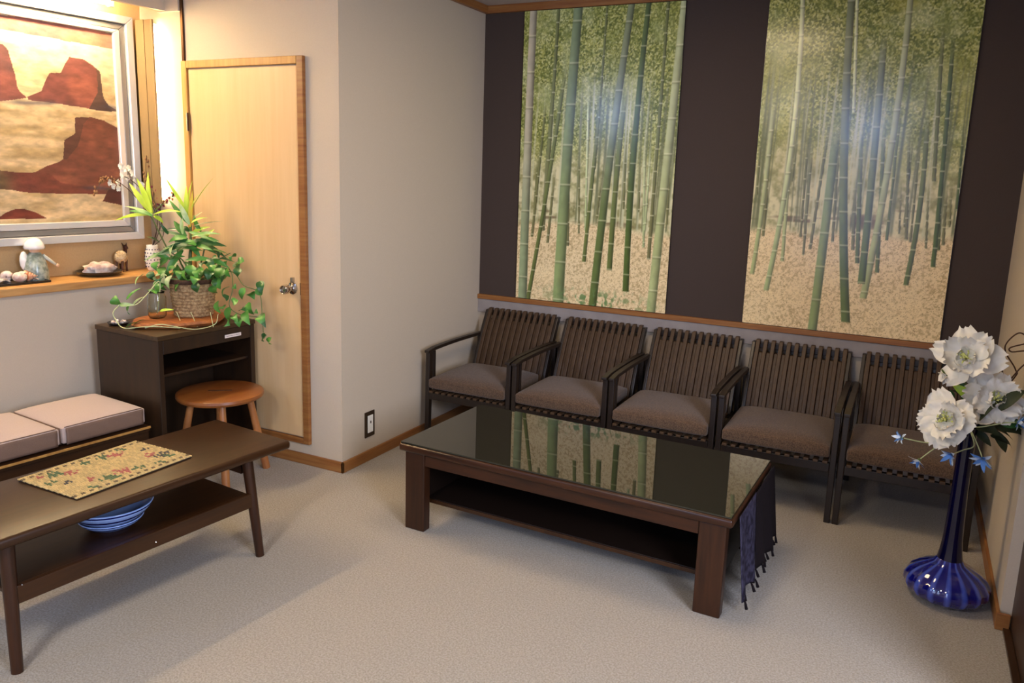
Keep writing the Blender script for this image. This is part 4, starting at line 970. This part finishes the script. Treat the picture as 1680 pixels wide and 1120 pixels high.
# ================================================================ ARMCHAIRS
CW = .532
def make_chair(label):
    t = thing('slatted_armchair', label, 'chair', (0, 0, 0), group='row of slatted armchairs along the mural wall')
    # local x 0..CW, y 0 (front) .. .60 (back)
    for x in (.0, CW-.026):
        MB().hexa([(x, .0, 0), (x+.026, .0, 0), (x+.026, .032, 0), (x, .032, 0)], [(x, .008, .502), (x+.026, .008, .502), (x+.026, .042, .502), (x, .042, .502)]).build('leg', 'chair_wood', t, bevel=.003)
        MB().hexa([(x, .60, 0), (x+.026, .60, 0), (x+.026, .64, 0), (x, .64, 0)], [(x, .59, .50), (x+.026, .59, .50), (x+.026, .625, .50), (x, .625, .50)]).build('leg', 'chair_wood', t, bevel=.003)
        MB().box(x+.004, x+.022, .062, .080, .295, .502).build('arm_post', 'chair_wood', t, bevel=.002)
        xa = x+.001 if x == 0 else x-.003
        arm = MB()
        n = 8
        prof_ = [(-.008+.62*i/n, .503+.007*math.sin(math.pi*i/n)-(.003 if i == 0 else 0), .020 if i else .015) for i in range(n+1)]
        for i in range(n):
            (ya, za, ha), (yb, zb, hb) = prof_[i], prof_[i+1]
            arm.hexa([(xa, ya, za), (xa+.028, ya, za), (xa+.028, yb, zb), (xa, yb, zb)], [(xa, ya, za+ha), (xa+.028, ya, za+ha), (xa+.028, yb, zb+hb), (xa, yb, zb+hb)])
        vs_ = []
        arm = MB()
        for (y, z, h) in prof_: vs_ += [(xa, y, z), (xa+.028, y, z), (xa+.028, y, z+h), (xa, y, z+h)]
        fs_ = [(0, 1, 2, 3), (4*n+3, 4*n+2, 4*n+1, 4*n)]
        for i in range(n):
            for k in range(4): fs_.append((4*i+k, 4*i+(k+1) % 4, 4*i+4+(k+1) % 4, 4*i+4+k))
        arm.add(vs_, fs_).build('arm', 'chair_wood', t, bevel=.003)
        MB().box(x+.002, x+.024, .033, .60, .237, .275).build('side_rail', 'chair_wood', t, bevel=.002)
    MB().box(.027, CW-.027, .004, .028, .235, .276).build('front_rail', 'chair_wood', t, bevel=.002)
    MB().box(.027, CW-.027, .57, .594, .235, .276).build('back_rail', 'chair_wood', t, bevel=.002)
    for k in range(12):
        x = .034+k*(CW-.068-.022)/11
        MB().box(x, x+.022, -.010, .56, .277, .289).build('seat_slat', 'chair_slat', t, bevel=.002)
    cm = cushion_mb(.030, CW-.030, -.012, .435, .290, .378, .030, .012, 14)
    cm.build('seat_cushion', 'chair_fabric', t, smooth=True, bevel=.010, bseg=3)
    # leaning back: tall slats in front, short ones set behind the gaps
    def yl(z): return .475+(z-.28)*.36+.05*((z-.28)/.4)**2
    def slat(x, w_, z0, z1, off, dep, name, m):
        mb = MB(); n = 5; vs_ = []; fs_ = []
        for i in range(n+1):
            z = z0+(z1-z0)*i/n; y = yl(z)+off
            vs_ += [(x, y, z), (x+w_, y, z), (x+w_, y+dep, z), (x, y+dep, z)]
        fs_ = [(0, 3, 2, 1), (4*n, 4*n+1, 4*n+2, 4*n+3)]
        for i in range(n):
            for k in range(4): fs_.append((4*i+k, 4*i+(k+1) % 4, 4*i+4+(k+1) % 4, 4*i+4+k))
        mb.add(vs_, fs_).build(name, m, t, bevel=.003)
    N = 12; x0 = .040; pit = (CW-.080-.021)/(N-1)
    for k in range(N):
        slat(x0+k*pit, .021, .285, .668, 0, .026, 'back_slat', 'chair_slat')
    for k in range(N-1):
        slat(x0+k*pit+pit/2+.0015, .019, .285, .605, .014, .022, 'inner_slat', 'chair_slat')
    for x in (.020, CW-.020-.018):
        slat(x, .018, .285, .655, .004, .045, 'back_post', 'chair_wood')
    z = .640; MB().box(.021, CW-.021, yl(z)+.027, yl(z)+.045, z-.02, z+.012).build('top_rail', 'chair_wood', t, bevel=.003)
    z = .36; MB().box(.039, CW-.039, yl(z)+.040, yl(z)+.056, z-.02, z+.012).build('lower_rail', 'chair_wood', t, bevel=.003)
    return t
labs = ['brown slatted armchair tucked against the pale side wall, first in the row',
        'brown slatted armchair second from the pale side wall, behind the table\'s left half',
        'brown slatted armchair in the middle of the row of five',
        'brown slatted armchair behind the right end of the glass-top table',
        'brown slatted armchair at the right end of the row behind the white flowers']
ch0 = make_chair(labs[0])
for k in range(5):
    loc = (-2.352+k*.541, 3.612, 0)
    if k == 0: ch0.location = loc
    else: copy_tree(ch0, loc, 0, labs[k])

# ================================================================ BLUE FLOOR VASE
VX, VY = .248, 3.150
bv = thing('floor_vase', 'tall cobalt glass vase with ribbed squat base and slim neck on the floor', 'vase', (VX, VY, 0))
base_p = [(0, 0), (.070, 0), (.105, .010), (.132, .030), (.142, .052), (.140, .072), (.125, .096), (.100, .116), (.072, .131), (.052, .143), (.043, .158)]
MB().lathe(base_p, seg=96, close=False, mod=lambda a, i: 1+.020*math.cos(16*a)*(1 if 2 <= i <= 8 else .2)).build('ribbed_base', 'cobalt_base', bv, smooth=True)
MB().lathe([(.043, .158), (.038, .185), (.033, .23), (.030, .30), (.027, .42), (.0265, .56), (.029, .66), (.034, .685), (.030, .685), (.024, .66)], seg=40, close=False).build('neck', 'cobalt_neck', bv, smooth=True)
top_v = Vector((VX, VY, .67)); DVs = float(Vector(CM[2]).dot(Vector((VX, VY, .6))-Vector((0, 0, CAM_H))))
# paler streaks between ribs come from a rib-aligned procedural tint
nt = MATS['cobalt_base'].node_tree; N = nt.nodes; Lk = nt.links; P_ = N['Principled BSDF']
tc = N.new('ShaderNodeTexCoord'); sx_ = N.new('ShaderNodeSeparateXYZ'); Lk.new(tc.outputs['Object'], sx_.inputs[0])
an_ = N.new('ShaderNodeMath'); an_.operation = 'ARCTAN2'; Lk.new(sx_.outputs[1], an_.inputs[0]); Lk.new(sx_.outputs[0], an_.inputs[1])
ml = N.new('ShaderNodeMath'); ml.operation = 'MULTIPLY'; ml.inputs[1].default_value = 16; Lk.new(an_.outputs[0], ml.inputs[0])
cs = N.new('ShaderNodeMath'); cs.operation = 'COSINE'; Lk.new(ml.outputs[0], cs.inputs[0])
rp_ = N.new('ShaderNodeValToRGB'); rp_.color_ramp.elements[0].position = .1; rp_.color_ramp.elements[1].position = 1.0
rp_.color_ramp.elements[0].color = s2l((10, 12, 104))+(1,); rp_.color_ramp.elements[1].color = s2l((62, 82, 176))+(1,)
Lk.new(cs.outputs[0], rp_.inputs[0]); Lk.new(rp_.outputs[0], P_.inputs['Base Color'])

def big_flower(label, px, py, dz, tilt, seed, rad=.105):
    rs = random.Random(seed)
    c = at(px, py, DVs+dz)
    t = thing('white_flower', label, 'flower', c, group='large white blooms in the blue vase')
    MB().tube(spline([top_v-Vector((0, 0, .02)), top_v+(c-top_v)*.45+Vector((0, .02, .03)), c+Vector((0, .03, -.01))], 8), .0035, 7).build('stem', 'stem_green', t, world=True, smooth=True)
    ax = Vector(tilt).normalized(); s1 = ax.cross(Vector((0, 0, 1))).normalized(); s2 = s1.cross(ax)
    def petal(a, r, el, wd, cu):
        d = (s1*math.cos(a)+s2*math.sin(a))*math.cos(el)+ax*math.sin(el)
        lm = leaf_mb(c+d*.008, c+d*r, wd, lift=-.012, up=ax, shape='petal', fold=.10, n=8, curl=cu)
        lm.v = [tuple(Vector(p)+Vector((rs.uniform(-1, 1), rs.uniform(-1, 1), rs.uniform(-1, 1)))*.0018) for p in lm.v]
        lm.build('petal', 'petal_white', t, world=True, smooth=True)
    for k in range(6): petal(2*math.pi*k/6+rs.uniform(-.25, .25), rad*rs.uniform(.85, 1.15), R(rs.uniform(-18, 18)), rad*rs.uniform(.75, 1.0), rs.uniform(-.035, .02))
    for k in range(6): petal(2*math.pi*(k+.5)/6+rs.uniform(-.3, .3), rad*rs.uniform(.60, .86), R(rs.uniform(18, 46)), rad*rs.uniform(.6, .8), rs.uniform(-.03, .025))
    for k in range(5): petal(2*math.pi*(k+.2)/5+rs.uniform(-.3, .3), rad*rs.uniform(.38, .55), R(rs.uniform(45, 70)), rad*.42, rs.uniform(-.012, .01))
    core = MB()
    for k in range(22):
        a = rs.uniform(0, 6.28); e = rs.uniform(.7, 1.5); d = (s1*math.cos(a)+s2*math.sin(a))*math.cos(e)+ax*math.sin(e)
        core.tube([c+d*.005, c+d*.034], [.0012, .0012], 5); core.ball(c+d*.036, .0035, 6)
    co = core.build('stamens', 'petal_core', t, world=True, smooth=True); co['kind'] = 'stuff'
    return t
big_flower('topmost large white bloom above the blue vase', 1586, 588, -.02, (-.25, -.9, .35), 2, .112)
big_flower('large white bloom furthest right, near the wall corner', 1632, 656, -.06, (.15, -.85, .5), 5, .100)
big_flower('lowest large white bloom, leaning left over the vase neck', 1553, 690, -.10, (-.35, -.85, .4), 7, .105)
def small_flower(label, px, py, pts, dz, seed, r=.024, d3=(-1, -.3, .0)):
    rs = random.Random(seed); c = at(px, py, DVs+dz)
    t = thing('blue_flower', label, 'flower', c, group='small blue star flowers in the blue vase')
    path = [top_v-Vector((0, 0, .01))]+[at(x, y, DVs+dz*.8) for x, y in pts]+[c]
    MB().tube(spline(path, 7), .0022, 6).build('stem', 'vine_pale', t, world=True, smooth=True)
    ax = Vector(d3).normalized(); s1 = ax.cross(Vector((0, .2, 1))).normalized(); s2 = s1.cross(ax)
    for k in range(10):
        a = 2*math.pi*k/10+rs.uniform(-.2, .2); el = R(rs.uniform(0, 55)); d = (s1*math.cos(a)+s2*math.sin(a))*math.cos(el)+ax*math.sin(el)
        leaf_mb(c, c+d*r*rs.uniform(.8, 1.2), r*.42, .002, up=ax, shape='lance', n=4).build('petal', 'petal_blue' if k % 2 else 'petal_pale_blue', t, world=True, smooth=True)
    MB().ball(c, .006, 8).build('calyx', 'stem_green', t, world=True, smooth=True)
small_flower('pale blue star flower furthest left on its long stem', 1480, 718, [(1556, 722), (1522, 726)], -.08, 1, .034, (-1, -.3, .2))
small_flower('pale blue star flower hanging lowest left', 1508, 754, [(1560, 718), (1532, 736)], -.08, 2, .036, (-.5, -.3, -.9))
small_flower('vivid blue star flower just left of the vase neck', 1562, 745, [(1598, 730), (1580, 738)], -.10, 3, .042, (-.6, -.6, -.3))
small_flower('vivid blue star flower just right of the vase neck', 1612, 752, [(1596, 712), (1606, 735)], -.08, 4, .044, (-.1, -.6, -.4))
small_flower('blue star flower at the right picture edge', 1668, 692, [(1610, 700), (1645, 694)], -.10, 5, .040, (.9, -.4, .1))
# foliage sprays of the bouquet
fs = thing('bouquet_foliage', 'dark olive leaf spray filling the bouquet between the white blooms', 'foliage', top_v)
random.seed(31)
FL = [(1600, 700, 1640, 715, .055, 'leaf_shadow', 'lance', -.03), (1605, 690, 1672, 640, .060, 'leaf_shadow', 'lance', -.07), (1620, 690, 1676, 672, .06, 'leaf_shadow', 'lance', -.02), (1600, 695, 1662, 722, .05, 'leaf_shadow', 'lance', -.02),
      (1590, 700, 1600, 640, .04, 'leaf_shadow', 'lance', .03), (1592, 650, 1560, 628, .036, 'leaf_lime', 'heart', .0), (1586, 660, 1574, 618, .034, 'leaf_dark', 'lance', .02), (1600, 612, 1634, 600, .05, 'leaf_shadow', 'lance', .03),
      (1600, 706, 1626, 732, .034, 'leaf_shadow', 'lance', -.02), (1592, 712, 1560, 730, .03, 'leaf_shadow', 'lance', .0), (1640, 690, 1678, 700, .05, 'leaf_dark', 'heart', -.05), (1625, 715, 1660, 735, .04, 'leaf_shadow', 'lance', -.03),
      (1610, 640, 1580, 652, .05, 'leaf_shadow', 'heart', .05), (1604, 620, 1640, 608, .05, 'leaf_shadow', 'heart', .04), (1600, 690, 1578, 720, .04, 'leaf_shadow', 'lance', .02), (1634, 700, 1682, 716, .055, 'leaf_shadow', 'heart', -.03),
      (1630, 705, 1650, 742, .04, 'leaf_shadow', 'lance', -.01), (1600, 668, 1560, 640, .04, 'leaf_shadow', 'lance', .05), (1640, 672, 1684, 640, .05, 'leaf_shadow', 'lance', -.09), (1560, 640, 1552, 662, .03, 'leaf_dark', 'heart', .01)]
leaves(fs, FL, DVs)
MB().tube(spline([top_v-Vector((0, 0, .03)), at(1590, 660, DVs), at(1580, 620, DVs), at(1556, 618, DVs), at(1545, 606, DVs)], 7), .003, 6).build('stem', 'stem_green', fs, world=True, smooth=True)
for (x, y) in ((1540, 612), (1548, 620), (1552, 628), (1543, 626)):
    leaf_mb(at(1552, 618, DVs), at(x, y, DVs-.02), .018, .004, shape='petal', n=4).build('bud', 'petal_white', fs, world=True, smooth=True)
for gi, (lab, path) in enumerate([
        ('curly dark willow twig bending highest, by the wall corner', [(1600, 690), (1662, 622), (1666, 606), (1650, 578), (1652, 562), (1672, 546), (1690, 556)]),
        ('curly dark willow twig looping low behind the top white bloom', [(1598, 690), (1640, 640), (1645, 612), (1636, 596), (1626, 588)]),
        ('short hooked willow twig crossing at the right picture edge', [(1604, 690), (1668, 610), (1690, 590), (1684, 576), (1660, 577), (1658, 570), (1690, 562)])]):
    t = thing('willow_twig', lab, 'twig', top_v, group='curly willow twigs in the blue vase')
    MB().tube(spline([top_v-Vector((0, 0, .03))]+[at(x, y, DVs+.02-.02*gi) for x, y in path], 8), [.0028]*0 or .0026, 7).build('twig', 'twig_dark', t, world=True, smooth=True)

# ================================================================ OUTLET
ou = thing('wall_outlet', 'bronze-framed outlet plate with white insert low on the pale side wall', 'outlet', (XP+.001, 3.185, .195))
MB().box(0, .006, -.040, .040, -.068, .068).build('plate', 'bronze_plate', ou, bevel=.002)
in_ = MB().box(.0062, .010, -.022, .022, -.044, .048).build('insert', 'white_plastic', ou, bevel=.002)
MB().box(.0102, .011, -.004, .004, .005, .018).build('socket_slot', 'bronze_plate', in_)
# ================================================================ LAMPS BEHIND THE VIEWER (they show as soft reflections in the murals)
cl_ = thing('ceiling_lamp', 'round ceiling lamp above and behind the viewer', 'lamp', (-1.38, -.39, ZC))
MB().lathe([(0, -.001), (.30, -.001), (.30, -.03), (.295, -.035), (0, -.035)], seg=40, close=False).build('housing', 'lamp_housing', cl_, smooth='auto')
MB().lathe([(0, -.036), (.27, -.036), (.26, -.075), (.20, -.11), (.10, -.128), (0, -.132)], seg=40, close=False).build('diffuser', 'lamp_glow', cl_, smooth='auto')
for i, (p, r_) in enumerate((((-3.79, -1.6, 2.30), .12), ((-.65, -1.9, 2.16), .12))):
    t = thing('wall_lamp', ('bluish globe lamp high on the left wall far behind the viewer', 'bluish globe lamp high on the rear wall at its middle')[i], 'lamp', p)
    MB().ball((0, 0, 0), r_, 20).build('globe', 'blue_glow', t, smooth=True)
    MB().tube([(0, r_*-.9, 0), (0, -.2, 0)], .02, 8).build('bracket', 'lamp_housing', t, smooth=True)
